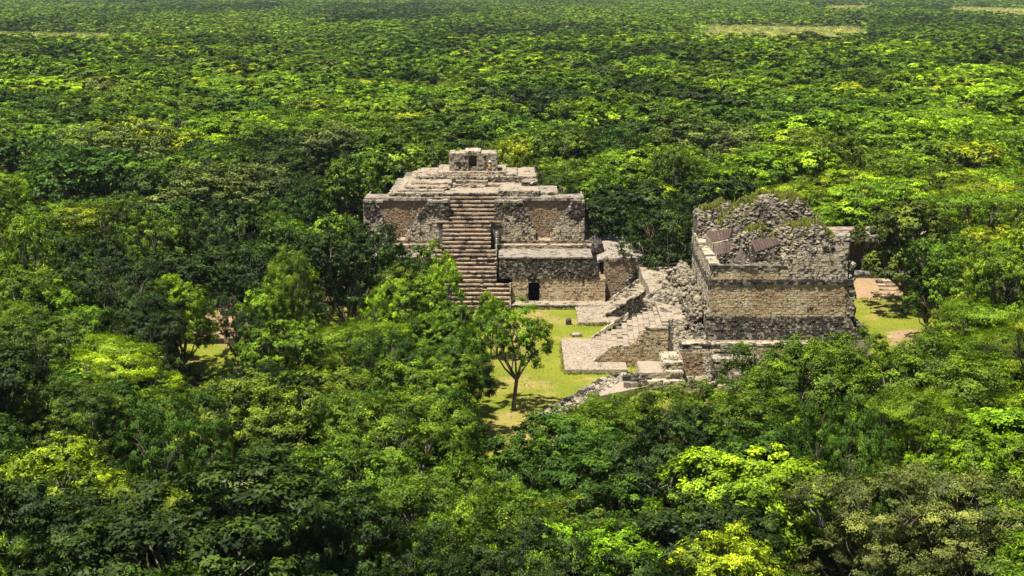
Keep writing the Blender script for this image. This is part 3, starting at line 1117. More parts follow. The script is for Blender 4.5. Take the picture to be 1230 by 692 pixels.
# ---------------------------------------------------------------- ruined chambers in front of the temple
ch = thing('ruined_chambers', (19, 120, 0), 'roofless stone chambers with stepped slabs in front of the black plinth', 'ruin')
c = MB()
masonry(c, (15.0, 122.2, 2.55), (1, 0, 0), (0, -1, 0), 14.5, .4, .2, (.4, .9), proud=(0, .08), miss=.04)
caps(c, (15.2, 122.1, 2.9), (29.5, 122.1, 2.9), .6, .1, bl=(.5, 1.1), jit=.05)
c.box(15.0, 29.6, 122.25, 124, 0, 2.93)
c.build('ledge', M['light'], ch)
c = MB()
masonry(c, (19.5, 122.15, 0), (1, 0, 0), (0, -1, 0), 10, 2.55, .22, (.25, .5))
c.build('terrace_wall', M['tan'], ch, 'stuff')
c = MB()
# chamber one: back wall, side wall, broken right slope
masonry(c, (14.9, 121.4, .2), (1, 0, 0), (0, -1, 0), 3.0, 2.2, .22, (.22, .45))
c.box(14.9, 17.9, 121.5, 122.3, 0, 2.4)
masonry(c, (14.85, 119.2, .2), (0, 1, 0), (1, 0, 0), 2.2, 2.2, .22, (.25, .5))
c.build('chamber_wall', M['brown'], ch, 'stuff')
c = MB()
masonry(c, (17.4, 119.6, .2), (1, 0, 0), (0, -1, 0), 2.6, 2.1, .26, (.3, .6), proud=(0, .16), miss=.1, inside=lambda u, v: u > .5 - v * .2)
c.box(17.6, 20.0, 119.75, 122.2, 0, 2.2)
c.build('chamber_wall', M['grey'], ch, 'stuff')
c = MB()
for k in range(480):                                  # white rubble spilling at the right and along tops
    u = rnd.random()
    x, y = 19.9 + 2.0 * rnd.random(), 118.4 + 3.6 * u
    c.rock((x, y, .9 + 1.7 * u), rnd.uniform(.1, .25), .6)
for k in range(260):
    u = rnd.random()
    c.rock((17.0 + rnd.uniform(-.35, .35) + .5 * u, 119.2 + 2.4 * u, .4 + 1.9 * u), rnd.uniform(.1, .24), .6)
for k in range(240):
    c.rock((rnd.uniform(14.6, 20), rnd.uniform(121.6, 122.1), 2.42), rnd.uniform(.08, .2), .5)
for k in range(400):
    c.rock((rnd.uniform(14.4, 21.5), rnd.uniform(117.4, 119.3), .25), rnd.uniform(.1, .25), .7)
c.build('rubble', M['rubble'], ch, 'stuff')
c = MB()
c.box(19.4, 22.2, 118.6, 122.2, 0, 1.1)
c.box(14.2, 20.5, 117.2, 121.5, 0, .22)
c.build('chamber_floor', M['pave'], ch)
# stepped slabs left of the chamber
for (x0, x1, y0, y1, z, mt) in ((13.2, 14.9, 118.6, 122.4, 2.2, 'light'), (13.3, 14.8, 118.0, 119.4, 1.55, 'light'), (11.2, 13.3, 118.6, 122.6, 1.25, 'pave'), (11.0, 13.2, 117.6, 119.2, .8, 'light'), (13.1, 14.9, 117.3, 118.4, .9, 'light')):
    c = MB()
    masonry(c, (x0, y0, 0), (1, 0, 0), (0, -1, 0), x1 - x0, z - .08, .2, (.3, .7), proud=(0, .1))
    masonry(c, (x0, y1, 0), (0, -1, 0), (-1, 0, 0), y1 - y0, z - .08, .2, (.3, .7), proud=(0, .1))
    c.box(x0 + .04, x1 - .04, y0 + .04, y1, 0, z - .05)
    sheet(c, x0 + .06, x1 - .06, y0 + .2, y1 - .02, z, .4, .05, .15)
    caps(c, (x0, y0 - .06, z - .12), (x1, y0 - .06, z - .12), .5, .14, jit=.05)
    c.build('slab_tier', M[mt], ch)

# low broken retaining edge at the lawn, running down left of the chambers
edge = thing('retaining_edge', (6.5, 115, 0), 'curving row of dark boulders holding pale rubble at the lawn edge', 'low wall')
path = [(10.4, 121.0), (9.3, 120.8), (8.0, 119.2), (7.0, 117.4), (6.0, 115.6), (5.0, 113.6), (4.0, 111.9), (3.0, 110.2), (1.9, 108.6)]
for i in range(len(path) - 1):
    a, b = path[i], path[i + 1]
    for t in (0, .25, .5, .75):
        c = MB()
        x, y = a[0] + (b[0] - a[0]) * t + rnd.uniform(-.1, .1), a[1] + (b[1] - a[1]) * t + rnd.uniform(-.12, .12)
        c.rock((x, y, .33), rnd.uniform(.36, .55), .85)
        c.build('boulder', M['black' if rnd.random() < .75 else 'light'], edge)
c = MB()
for k in range(600):
    u = rnd.random()
    i = min(int(u * (len(path) - 1)), len(path) - 2)
    t = u * (len(path) - 1) - i
    d = rnd.random() ** 1.5 * 1.0
    x, y = path[i][0] + (path[i + 1][0] - path[i][0]) * t + .3 + d, path[i][1] + (path[i + 1][1] - path[i][1]) * t - .1 - d * .4
    c.rock((x, y, .4 + rnd.uniform(-.1, .1)), rnd.uniform(.09, .24), .55)
c.build('rubble', M['grey'], edge, 'stuff')
c = MB()
pp = [(x + .25, y - .1) for x, y in path]
c.prism(list(reversed(pp + [(3.2, 108.2), (7.4, 114.5), (12.5, 118.0), (12.5, 121)])), 0.02, .42)
c.build('fill', M['pave'], edge)
for (x, y, w) in ((9.7, 119.0, 1.6), (10.3, 118.0, 1.8), (9.6, 117.0, 1.5)):
    c = MB()
    caps(c, (x, y, .35), (x + w, y + .1, .4), .5, .5, bl=(.5, .8))
    c.build('block_row', M['black'], edge)

# ---------------------------------------------------------------- small stones and bin on the lawn
def lone(name, label, px, py, dims, mat, rot):
    x, y, z = gz(px, py)
    c = MB()
    c.box(-dims[0] / 2, dims[0] / 2, -dims[1] / 2, dims[1] / 2, -.05, dims[2], .6, .05)
    o = c.build(name, M[mat], loc=(0, 0, 0))
    o.location = (x, y, 0)
    o.rotation_euler = (0, 0, rot)
    return tag(o, label, 'stone')


lone('stone_stump', 'small dark upright stone block on the lawn below the gallery', 683, 390, (.5, .5, .6), 'black', .2)
lone('stone_slab', 'pale tilted flat stone slab lying on the lawn beside the apron', 692, 404, (1.0, .7, .32), 'light', .35)

bx, by, _ = gz(584, 457)
bin_ = thing('trash_bin', (bx, by, 0), 'dark blue litter bin standing on the lawn under the leafy trees', 'bin')
c = MB()
k = 16
for j in range(5):
    pass
prof = [(.27, 0), (.3, .05), (.34, .85), (.36, .9)]
for (r0, z0), (r1, z1) in zip(prof[:-1], prof[1:]):
    for i in range(k):
        a, b = i * 6.28319 / k, (i + 1) * 6.28319 / k
        c.face([(bx + r0 * math.cos(a), by + r0 * math.sin(a), z0), (bx + r0 * math.cos(b), by + r0 * math.sin(b), z0),
                (bx + r1 * math.cos(b), by + r1 * math.sin(b), z1), (bx + r1 * math.cos(a), by + r1 * math.sin(a), z1)], .5)
c.build('bin_body', M['blue'], bin_)
c = MB()
prof = [(.38, .88), (.38, .96), (.25, 1.06), (.001, 1.1)]
for (r0, z0), (r1, z1) in zip(prof[:-1], prof[1:]):
    for i in range(k):
        a, b = i * 6.28319 / k, (i + 1) * 6.28319 / k
        c.face([(bx + r0 * math.cos(a), by + r0 * math.sin(a), z0), (bx + r0 * math.cos(b), by + r0 * math.sin(b), z0),
                (bx + r1 * math.cos(b), by + r1 * math.sin(b), z1), (bx + r1 * math.cos(a), by + r1 * math.sin(a), z1)], .5)
c.build('bin_lid', M['bluelid'], bin_)

c = MB()
for k in range(9000):
    x, y = rnd.uniform(-8, 50), rnd.uniform(100, 154)
    if not inpoly0(x, y, LAWN) or (x > 13 and y < 150 and x < 35): continue
    if math.sin(x * .8) + math.sin(y * .7 + x * .3) + rnd.gauss(0, .6) < .2: continue
    for q in range(3):
        a, l = rnd.uniform(0, 6.28), rnd.uniform(.04, .12)
        dx, dy = math.cos(a) * .06, math.sin(a) * .06
        c.face([(x - dx, y - dy, .0), (x + dx, y + dy, .0), (x + rnd.uniform(-.12, .12), y + rnd.uniform(-.12, .12), l)])
for (xa, ya, xb, yb) in ((4.7, 122.8, 10.4, 122.8), (4.7, 122.9, 4.7, 134), (6.7, 141.1, 11, 141.1), (-.2, 148.4, 8.4, 148.4), (36, 153.5, 46, 153.5), (7, 125.3, 14, 125.2), (9, 143.5, 14, 143.5)):
    for k in range(160):
        t = rnd.random()
        x, y = xa + (xb - xa) * t + rnd.gauss(0, .12), ya + (yb - ya) * t - abs(rnd.gauss(0, .16))
        for q in range(2):
            a, l = rnd.uniform(0, 6.28), rnd.uniform(.12, .34)
            dx, dy = math.cos(a) * .07, math.sin(a) * .07
            c.face([(x - dx, y - dy, .0), (x + dx, y + dy, .0), (x + rnd.uniform(-.15, .15), y + rnd.uniform(-.15, .15), l)])
tag(c.build('grass_tufts', M['grass']), 'short rough grass tufts on the lawn and along the stone edges', None, None, 'stuff')

# ---------------------------------------------------------------- ruins at the right back, left clearing
rg = thing('long_gallery', (42, 164, 0), 'low flat-roofed stone gallery on a gravel platform behind the temple', 'ruin')
c = MB()
c.hexa([(35, 153.6, 0), (46.5, 153.6, 0), (50, 175, 0), (33, 175, 0), (35.2, 158.0, 1.35), (43.2, 158.0, 1.35), (50, 175, 1.35), (33, 175, 1.35)])
c.build('gravel_bank', M['dirt'], rg)
c = MB()
masonry(c, (34.5, 158.4, 1.3), (1, 0, 0), (0, -1, 0), 13.5, .5, .25, (.35, .7))
c.box(34.5, 48, 158.45, 166, 1.2, 1.74)
caps(c, (34.5, 158.35, 1.74), (48, 158.35, 1.74), .5, .08)
c.build('plinth', M['black'], rg)
c = MB()
masonry(c, (35, 163.5, 1.7), (1, 0, 0), (0, -1, 0), 13, 4.4, .28, (.3, .6))
c.box(35, 48, 163.55, 164.3, 1.6, 6.1)
c.build('back_wall', M['brown'], rg, 'stuff')
for x in (37.5, 41.0, 44.5, 47.5):
    c = MB()
    masonry(c, (x - .45, 160.6, 1.7), (1, 0, 0), (0, -1, 0), .9, 3.6, .3, (.3, .5))
    masonry(c, (x + .45, 160.6, 1.7), (0, 1, 0), (1, 0, 0), .9, 3.6, .3, (.3, .5))
    masonry(c, (x - .45, 161.5, 1.7), (0, -1, 0), (-1, 0, 0), .9, 3.6, .3, (.3, .5))
    c.box(x - .42, x + .42, 160.64, 161.5, 1.6, 5.3)
    c.build('pillar', M['black'], rg)
c = MB()
sheet(c, 34.2, 48.5, 160.2, 166.5, 5.95, .5, .05, .4)
masonry(c, (34.2, 160.2, 5.3), (1, 0, 0), (0, -1, 0), 14.3, .6, .3, (.3, .6))
c.box(34.3, 48.4, 160.3, 166, 5.28, 5.6)
c.build('roof', M['roof'], rg)
for k in range(4):
    c = MB()
    u = 41.3
    z = .34 * (k + 1)
    y0 = 154.6 + .8 * k
    while u < 47.2:
        l = rnd.uniform(.6, 1.1)
        c.box(u + .01, u + l - .01, y0 + rnd.uniform(-.03, .03), y0 + 1.1, z - .5, z, None, .015)
        u += l
    c.build('step', M['step'], rg)

lw = thing('low_ruin', (-28, 138, 0), 'low crumbling stone mound in the small clearing among the left trees', 'ruin')
c = MB()
masonry(c, (-36, 133.6, 0), (1, 0, 0), (0, -1, 0), 11.5, .55, .27, (.3, .7), proud=(0, .12), miss=.08)
c.box(-36, -24.5, 133.65, 145, 0, .5)
c.build('kerb', M['black'], lw, 'stuff')
c = MB()
sheet(c, -36, -24.5, 133.8, 146, lambda x, y: .52 + max(0, (y - 134)) * .07, .6, .12, .3)
for k in range(350):
    x, y = rnd.uniform(-36, -24.5), rnd.uniform(133.8, 142)
    c.rock((x, y, .55 + (y - 134) * .07), rnd.uniform(.12, .35), .6)
c.build('mound', M['dirt'], lw)

# ---------------------------------------------------------------- visitor on the top terrace
def skinned(name, mat, parent, verts, edges, radii, root=0, sub=1):
    me = bpy.data.meshes.new(name)
    me.from_pydata([tuple(v) for v in verts], edges, [])
    o = bpy.data.objects.new(name, me)
    COL.objects.link(o)
    me.materials.append(mat)
    o.parent = parent
    s = o.modifiers.new('skin', 'SKIN')
    s.use_smooth_shade = True
    for i, r in enumerate(radii):
        d = me.skin_vertices[0].data[i]
        d.radius = (r, r) if not isinstance(r, tuple) else r
        d.use_root = (i == root)
    ss = o.modifiers.new('sub', 'SUBSURF')
    ss.levels = ss.render_levels = sub
    return o


px_, py_, pz_ = gy(588.5, 212.5, 166.75)
per = thing('person', (px_, 166.75, 12.03), 'person in yellow top, dark shorts and white sun hat standing on the top terrace', 'person')
skinm = plain_mat('skin', (.5, .27, .18), .5)
V = [(0, 0, .92), (.0, .01, 1.12), (0, .02, 1.36), (0, .01, 1.47), (0, -.01, 1.58), (0, -.01, 1.68),
     (-.17, .01, 1.38), (-.33, .0, 1.3), (-.22, -.06, 1.5), (-.17, -.08, 1.56),
     (.17, .01, 1.38), (.23, .02, 1.12), (.24, -.05, .9), (.24, -.08, .82),
     (-.1, 0, .86), (-.11, -.02, .48), (-.11, .02, .09), (-.11, -.12, .035),
     (.1, 0, .86), (.11, -.03, .48), (.12, .02, .09), (.12, -.12, .035)]
Ed = [(0, 1), (1, 2), (2, 3), (3, 4), (4, 5), (2, 6), (6, 7), (7, 8), (8, 9), (2, 10), (10, 11), (11, 12), (12, 13), (0, 14), (14, 15), (15, 16), (16, 17), (0, 18), (18, 19), (19, 20), (20, 21)]
Rd = [(.15, .11), (.13, .1), (.16, .1), .055, .085, .08, .065, .045, .035, .03, .065, .045, .035, .03, .085, .06, .04, .04, .085, .06, .04, .04]
for hv, (hx, hy, hz_), dirn in ((9, (-.17, -.08, 1.56), (.6, 0, .7)), (13, (.24, -.08, .82), (0, -.1, -1))):
    for q in range(5):
        n = len(V)
        sp = (q - 2) * .018
        ln = (.055, .08, .085, .078, .06)[q]
        if hv == 9:
            V.append((hx + .03, hy + sp, hz_ + .03)); V.append((hx + .03 + ln * .6, hy + sp * 1.5, hz_ + .03 + ln * .4))
        else:
            V.append((hx, hy + sp, hz_ - .04)); V.append((hx + .01, hy + sp * 1.5, hz_ - .04 - ln))
        Ed += [(hv, n), (n, n + 1)]
        Rd += [.011, .008]
skinned('body', skinm, per, V, Ed, Rd)
sh = skinned('shirt', plain_mat('yellow_cloth', (.7, .42, .04), .8), per, [(0, 0, .93), (0, .01, 1.12), (0, .02, 1.36), (0, .015, 1.44), (-.19, .01, 1.37), (.19, .01, 1.37), (.215, .015, 1.22), (-.27, .0, 1.33)],
             [(0, 1), (1, 2), (2, 3), (2, 4), (2, 5), (5, 6), (4, 7)], [(.175, .13), (.155, .12), (.18, .12), .075, .085, .085, .065, .065])
skinned('shorts', plain_mat('dark_cloth', (.02, .025, .04), .8), per, [(0, 0, .95), (-.1, 0, .84), (-.115, -.02, .6), (.1, 0, .84), (.115, -.02, .6)], [(0, 1), (1, 2), (0, 3), (3, 4)], [(.17, .13), .11, .1, .11, .1])
c = MB()
prof = [(.2, 1.665), (.19, 1.675), (.11, 1.69), (.1, 1.78), (.06, 1.81), (.001, 1.815)]
for (r0, z0), (r1, z1) in zip(prof[:-1], prof[1:]):
    for i in range(14):
        a, b = i * 6.28319 / 14, (i + 1) * 6.28319 / 14
        c.face([(r0 * math.cos(a), r0 * math.sin(a), z0), (r0 * math.cos(b), r0 * math.sin(b), z0), (r1 * math.cos(b), r1 * math.sin(b), z1), (r1 * math.cos(a), r1 * math.sin(a), z1)], .5)
hat = c.build('sun_hat', plain_mat('white_cloth', (.75, .7, .66), .8), per, loc=(0, 0, 0))
hat.location = (0, -.01, 0)

# overhead line far behind
pa, pb = Vector(gz(418, 58, 9)), Vector(gz(500, 63, 9))
cab = thing('overhead_cable', (pa + pb) / 2, 'thin pale overhead cable sagging above the distant trees', 'cable')
c = MB()
k = 14
for i in range(k):
    t0, t1 = i / k, (i + 1) / k
    a, b = pa.lerp(pb, t0), pa.lerp(pb, t1)
    a = a - Vector((0, 0, 4 * t0 * (1 - t0) * 1.2))
    b = b - Vector((0, 0, 4 * t1 * (1 - t1) * 1.2))
    c.box(a.x, b.x, a.y - .04, a.y + .04, min(a.z, b.z) - .04, max(a.z, b.z) + .04, .9)
c.build('wire', M['palebark'], cab)
c = MB()
for q in (pa, pb):
    c.box(q.x - .14, q.x + .14, q.y - .14, q.y + .14, 0, q.z + .3, .4)
c.build('pole', M['palebark'], cab)

# ---------------------------------------------------------------- trees: crown and trunk forms
NR = np.random.RandomState(11)


def unit(v): return v / (np.linalg.norm(v, axis=-1, keepdims=True) + 1e-9)


STYLES = {   # lobes, clumps, leaves per clump, leaf length, width, clump radius, flatness, height of crown base
    'broadleaf': dict(lob=9, cl=150, lpc=125, ll=.30, lw=.15, rc=.62, fl=.74, base=.2),
    'feathery': dict(lob=9, cl=125, lpc=180, ll=.26, lw=.07, rc=.85, fl=.36, base=.32),
    'tufted': dict(lob=9, cl=260, lpc=74, ll=.32, lw=.10, rc=.45, fl=.9, base=.22),
    'fine-leaved': dict(lob=11, cl=220, lpc=115, ll=.21, lw=.10, rc=.54, fl=.7, base=.2),
    'open': dict(lob=8, cl=105, lpc=95, ll=.34, lw=.13, rc=.56, fl=.75, base=.34),
}


def tubes(paths, sides=5):
    v, f = [], []
    for pts, rad in paths:
        n0 = len(v)
        for i, (p, r) in enumerate(zip(pts, rad)):
            d = (pts[min(i + 1, len(pts) - 1)] - pts[max(i - 1, 0)])
            d = d / (np.linalg.norm(d) + 1e-9)
            a = np.cross(d, [0.3, 1, 0.1]); a /= np.linalg.norm(a) + 1e-9
            b = np.cross(d, a)
            for k in range(sides):
                t = k * 6.28319 / sides
                v.append(p + r * (math.cos(t) * a + math.sin(t) * b))
        for i in range(len(pts) - 1):
            for k in range(sides):
                q = n0 + i * sides
                f.append((q + k, q + (k + 1) % sides, q + sides + (k + 1) % sides, q + sides + k))
    return v, f


def np_mesh(name, verts, quads, tint):
    me = bpy.data.meshes.new(name)
    nq = len(quads)
    me.vertices.add(len(verts))
    me.vertices.foreach_set('co', np.asarray(verts, np.float32).ravel())
    me.loops.add(nq * 4)
    me.loops.foreach_set('vertex_index', np.asarray(quads, np.int32).ravel())
    me.polygons.add(nq)
    me.polygons.foreach_set('loop_start', np.arange(nq, dtype=np.int32) * 4)
    me.polygons.foreach_set('loop_total', np.full(nq, 4, np.int32))
    at = me.attributes.new('tint', 'FLOAT', 'FACE')
    at.data.foreach_set('value', np.asarray(tint, np.float32))
    me.update(calc_edges=True)
    return me


def tree_form(seed, style, dens=1.0, size=1.0, H=10.0, R=4.0, limbs=True, low=0.0):
    """crown (leaf quads) and trunk with limbs, for a tree H high and R in crown radius"""
    r = np.random.RandomState(seed)
    s = STYLES[style]
    zb = s['base'] * H * (1 - low)
    lob = s['lob']
    L = [(np.array([r.uniform(-.3, .3), r.uniform(-.3, .3), H * .74]), .58 * R, .24 * H)]
    a0 = r.uniform(0, 6.28)
    for i in range(lob):
        a = a0 + i * 6.28319 / lob + r.uniform(-.35, .35)
        d = R * r.uniform(.45, .68)
        L.append((np.array([math.cos(a) * d, math.sin(a) * d, H * r.uniform(.36, .8)]), R * r.uniform(.33, .55), H * r.uniform(.13, .22)))
    if low:
        for i in range(6):
            a = a0 + i * 1.047
            L.append((np.array([math.cos(a) * R * .55, math.sin(a) * R * .55, H * .22]), R * .45, H * .2))
    if style == 'feathery':
        L = [(q * np.array([1, 1, 1]), rr * 1.1, hh * .45) for q, rr, hh in L]
    ncl = max(8, int(s['cl'] * (1 if dens >= .4 else dens ** .6 * .6)))
    cs, od = [], []
    vol = np.array([q[1] ** 2 for q in L]); vol /= vol.sum()
    tries = 0
    while len(cs) < ncl and tries < ncl * 30:
        tries += 1
        c, rr, hh = L[r.choice(len(L), p=vol)]
        d = unit(r.normal(size=3))
        if d[2] < -.45: continue
        k = r.uniform(.55, 1.0) ** .6
        p = c + d * np.array([rr, rr, hh]) * k
        ins = min(math.sqrt(((p[0] - q[0]) / a) ** 2 + ((p[1] - q[1]) / a) ** 2 + ((p[2] - q[2]) / b) ** 2) for q, a, b in L)
        if ins < .6 and r.rand() < .8: continue
        cs.append(p); od.append(unit(d + np.array([0, 0, .25])))
    cs, od = np.array(cs), np.array(od)
    ncl = len(cs)
    lpc = max(4, int(s['lpc'] * dens * s['cl'] / ncl))
    if dens > 1: ncl = len(cs)
    n = ncl * lpc
    ci = np.repeat(np.arange(ncl), lpc)
    rc = s['rc'] * r.uniform(.55, 1.6, ncl) * (1 if dens > .1 else 1.3)
    NS = 9
    sd_ = unit(r.normal(size=(ncl, NS, 3)) + od[:, None, :] * .75)
    sl_ = r.uniform(.55, 1.25, (ncl, NS))
    si_ = r.randint(0, NS, n)
    d = unit(r.normal(size=(n, 3)))
    flip = (np.sum(d * od[ci], 1) < -.25)
    d[flip] *= -1
    rad = r.uniform(0, 1, n) ** .45
    sdir = sd_[ci, si_]
    off = (sdir * (r.uniform(.1, 1, n) ** .7 * sl_[ci, si_])[:, None] + d * (rad * .42)[:, None]) * rc[ci][:, None]
    d = unit(d * .5 + sdir)
    off[:, 2] *= s['fl']
    pos = cs[ci] + off
    ll = s['ll'] * size * r.uniform(.5, 1.4, n)
    lw = s['lw'] * size * r.uniform(.6, 1.3, n)
    nr = unit(d * .8 + od[ci] * .5 + np.array([0, 0, .22]) + r.normal(size=(n, 3)) * (.4 if dens > .2 else .22))
    ax = r.normal(size=(n, 3)) * .7 + d * 1.0 + (np.array([0, 0, -.15]) if style != 'tufted' else np.array([0, 0, .5]))
    ax = unit(ax - nr * np.sum(ax * nr, 1)[:, None])
    sd = np.cross(nr, ax)
    v = np.empty((n, 4, 3))
    v[:, 0] = pos - ax * (ll * .5)[:, None]
    v[:, 1] = pos + sd * (lw * .5)[:, None] + nr * (lw * .18)[:, None]
    v[:, 2] = pos + ax * (ll * .5)[:, None] - nr * (ll * .12)[:, None]
    v[:, 3] = pos - sd * (lw * .5)[:, None] + nr * (lw * .18)[:, None]
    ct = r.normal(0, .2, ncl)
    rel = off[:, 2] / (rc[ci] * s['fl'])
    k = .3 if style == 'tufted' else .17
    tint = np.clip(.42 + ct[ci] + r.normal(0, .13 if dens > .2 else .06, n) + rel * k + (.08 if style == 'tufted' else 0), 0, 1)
    quads = np.arange(n * 4).reshape(n, 4)
    paths = []
    zf = zb * r.uniform(.75, 1.0)
    tr = .022 * H
    lean = r.normal(0, .25, 2)
    top = np.array([lean[0], lean[1], zf])
    paths.append(([np.array([0, 0, -.15]), np.array([lean[0] * .2, lean[1] * .2, zf * .35]), top], [tr * 1.35, tr, tr * .85]))
    for i, (c, rr, hh) in enumerate(L):
        mid = top * .5 + c * .5 + r.normal(0, .25, 3) - np.array([0, 0, .25 * rr])
        paths.append(([top - np.array([0, 0, .1]), mid, c], [tr * .62, tr * .4, tr * .2]))
        if limbs:
            near = np.argsort(np.sum((cs - c) ** 2, 1))[:10]
            for j in near[r.permutation(len(near))[:6]]:
                m2 = (c + cs[j]) / 2 + r.normal(0, .12, 3)
                paths.append(([mid * .4 + c * .6, m2, cs[j]], [tr * .2, tr * .12, tr * .04]))
    tv, tf = tubes(paths)
    return v.reshape(-1, 3), quads, tint, tv, tf


def crown_trunk(seed, style, dens, size, limbs=True):
    v, q, t, tv, tf = tree_form(seed, style, dens, size, limbs=limbs)
    cm = np_mesh('crown', v, q, t)
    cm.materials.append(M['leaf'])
    tm = np_mesh('trunk', tv, tf, NR.uniform(0, 1, len(tf)))
    return cm, tm


FORMS, FARFORMS = {}, []
SN = list(STYLES)
for si, st in enumerate(SN):
    for var in range(2):
        FORMS[(st, 'near', var)] = crown_trunk(100 + si * 10 + var, st, 2.0, .7)
        FORMS[(st, 'mid', var)] = crown_trunk(100 + si * 10 + var, st, .6, 1.2)
forms_col = bpy.data.collections.new('distant_tree_forms')          # not part of the scene: only copied from
LOD0 = {}
for lod, (dens, size) in enumerate(((.6, 1.2), (.14, 2.3), (.03, 4.6))):
    for si, st in enumerate(SN):
        for var in range(2 if lod < 2 else 1):
            v, q, t, tv, tf = tree_form(100 + si * 10 + var, st, dens, size, limbs=False, low=.8 if lod else 0)
            nm = 'distant_form_%02d' % len(FARFORMS)
            me = np_mesh(nm, v, q, t)
            me.materials.append(M['leaf_far'])
            o = bpy.data.objects.new(nm, me)
            forms_col.objects.link(o)
            LOD0[(lod, st, var)] = len(FARFORMS)
            FARFORMS.append(o)

# ---------------------------------------------------------------- where the trees stand
HUES = {'dark green': (.027, .053, .007), 'deep green': (.047, .102, .008), 'mid green': (.094, .168, .009), 'bright green': (.13, .232, .008),
        'lime green': (.178, .295, .009), 'yellow-green': (.172, .235, .009), 'olive green': (.08, .124, .01), 'grey-green': (.112, .152, .033), 'pale green': (.24, .3, .13), 'straw': (.42, .43, .12)}
KEEP = [  # what stays open to view: outline in the photograph, distance
    ([(436, 238), (468, 228), (500, 205), (538, 205), (540, 180), (600, 180), (612, 205), (645, 213), (645, 235), (700, 238), (702, 270), (720, 285), (782, 285), (784, 325),
      (800, 308), (830, 300), (828, 270), (858, 243), (940, 230), (975, 242), (1008, 280), (1022, 330), (1045, 395), (1010, 398), (960, 410), (900, 448), (800, 452), (760, 480),
      (715, 470), (660, 505), (640, 525), (570, 532), (575, 480), (592, 440), (594, 385), (590, 362), (520, 300), (480, 290), (440, 262)], 172),
    ([(1015, 275), (1026, 275), (1030, 318), (1072, 335), (1100, 350), (1100, 395), (1040, 396), (1015, 330)], 160),
    ([(238, 402), (286, 400), (288, 428), (218, 428)], 134)]
CELL = 5
GW, GH = 246, 139


def inpoly(x, y, P):
    r = False
    j = len(P) - 1
    for i in range(len(P)):
        if (P[i][1] > y) != (P[j][1] > y) and x < (P[j][0] - P[i][0]) * (y - P[i][1]) / (P[j][1] - P[i][1]) + P[i][0]: r = not r
        j = i
    return r


keepd = np.zeros((GH, GW))
for P, dd in KEEP:
    for j in range(GH):
        for i in range(GW):
            if inpoly(i * CELL + 2.5, j * CELL + 2.5, P): keepd[j, i] = max(keepd[j, i], dd)
YY, XX = np.mgrid[0:GH, 0:GW]


def cells(x, y, h, R, k=1.0):
    px, py, s = pr(x, y, h * .62)
    rx, ry = R * s * k, (h * .36 * .96 + R * .28) * s * k
    i0, i1 = max(0, int((px - rx) / CELL)), min(GW, int((px + rx) / CELL) + 1)
    j0, j1 = max(0, int((py - ry) / CELL)), min(GH, int((py + ry) / CELL) + 1)
    if i1 <= i0 or j1 <= j0: return None
    sub = (((XX[j0:j1, i0:i1] * CELL + 2.5 - px) / max(rx, 2)) ** 2 + ((YY[j0:j1, i0:i1] * CELL + 2.5 - py) / max(ry, 2)) ** 2) < 1
    return j0, j1, i0, i1, sub


BLOCK = [(-24.5, 17, 145, 186), (4, 36, 115, 147), (-6.5, 14, 103, 148), (33, 50, 149, 168), (35, 50, 137, 152), (-35, -24, 130, 138), (1, 14, 104, 121)]


def blocked(x, y, m=0.0):
    for a, b, c0, d in BLOCK:
        if a - m < x < b + m and c0 - m < y < d + m: return True
    if y > 500:
        for P in FIELDS.values():
            if inpoly(x, y, P): return True
    return False


class T:
    __slots__ = ('x', 'y', 'h', 'R', 'st', 'hue', 'man', 'vis', 'var', 'rot', 'lab')

    def __init__(s, x, y, h, R, st, hue, man=False, lab=None):
        s.x, s.y, s.h, s.R, s.st, s.hue, s.man, s.lab = x, y, h, R, st, hue, man, lab
        s.vis, s.var, s.rot = 0, rnd.randrange(2), rnd.uniform(0, 6.28)


TREES = []


def key(px, top, h, R, st, hue, lab=None):
    x, y, _ = gz(px, top, h)
    TREES.append(T(x, y, h, R, st, hue, True, lab))


B_, F_, U_, N_, O_ = 'broadleaf', 'feathery', 'tufted', 'fine-leaved', 'open'
# single tree on the lawn, and the clump left of it
x, y, _ = gz(617, 493)
TREES.append(T(x, y, 9.7, 3.1, O_, 'bright green', True, 'slim young tree with a thin trunk standing alone on the sunny lawn'))
key(516, 290, 9.5, 2.5, O_, 'lime green', 'slender yellow-tipped tree in front of the pyramid stairway')
key(482, 292, 10.5, 3.0, N_, 'deep green')
key(470, 330, 10, 3.0, U_, 'bright green')
key(556, 352, 8.5, 2.8, O_, 'mid green')
key(530, 378, 8.5, 3.1, B_, 'mid green')
key(543, 412, 7.5, 2.5, B_, 'deep green')
key(500, 432, 9, 3.6, B_, 'mid green')
key(532, 462, 8, 2.8, B_, 'deep green')
key(500, 335, 9.5, 3.2, B_, 'mid green')
key(535, 322, 9.5, 2.6, U_, 'bright green')
key(520, 415, 8, 3.2, N_, 'mid green')
key(470, 395, 9, 3.6, N_, 'deep green')
key(505, 470, 8.5, 3.4, B_, 'mid green')
key(540, 505, 7, 2.2, B_, 'mid green')
key(590, 350, 6.5, 1.7, B_, 'bright green')
key(338, 382, 9, 3.4, B_, 'mid green')
key(165, 352, 9.5, 3.0, B_, 'dark green')
key(294, 366, 8.5, 2.2, N_, 'dark green')

key(175, 360, 9.5, 3.6, N_, 'dark green')

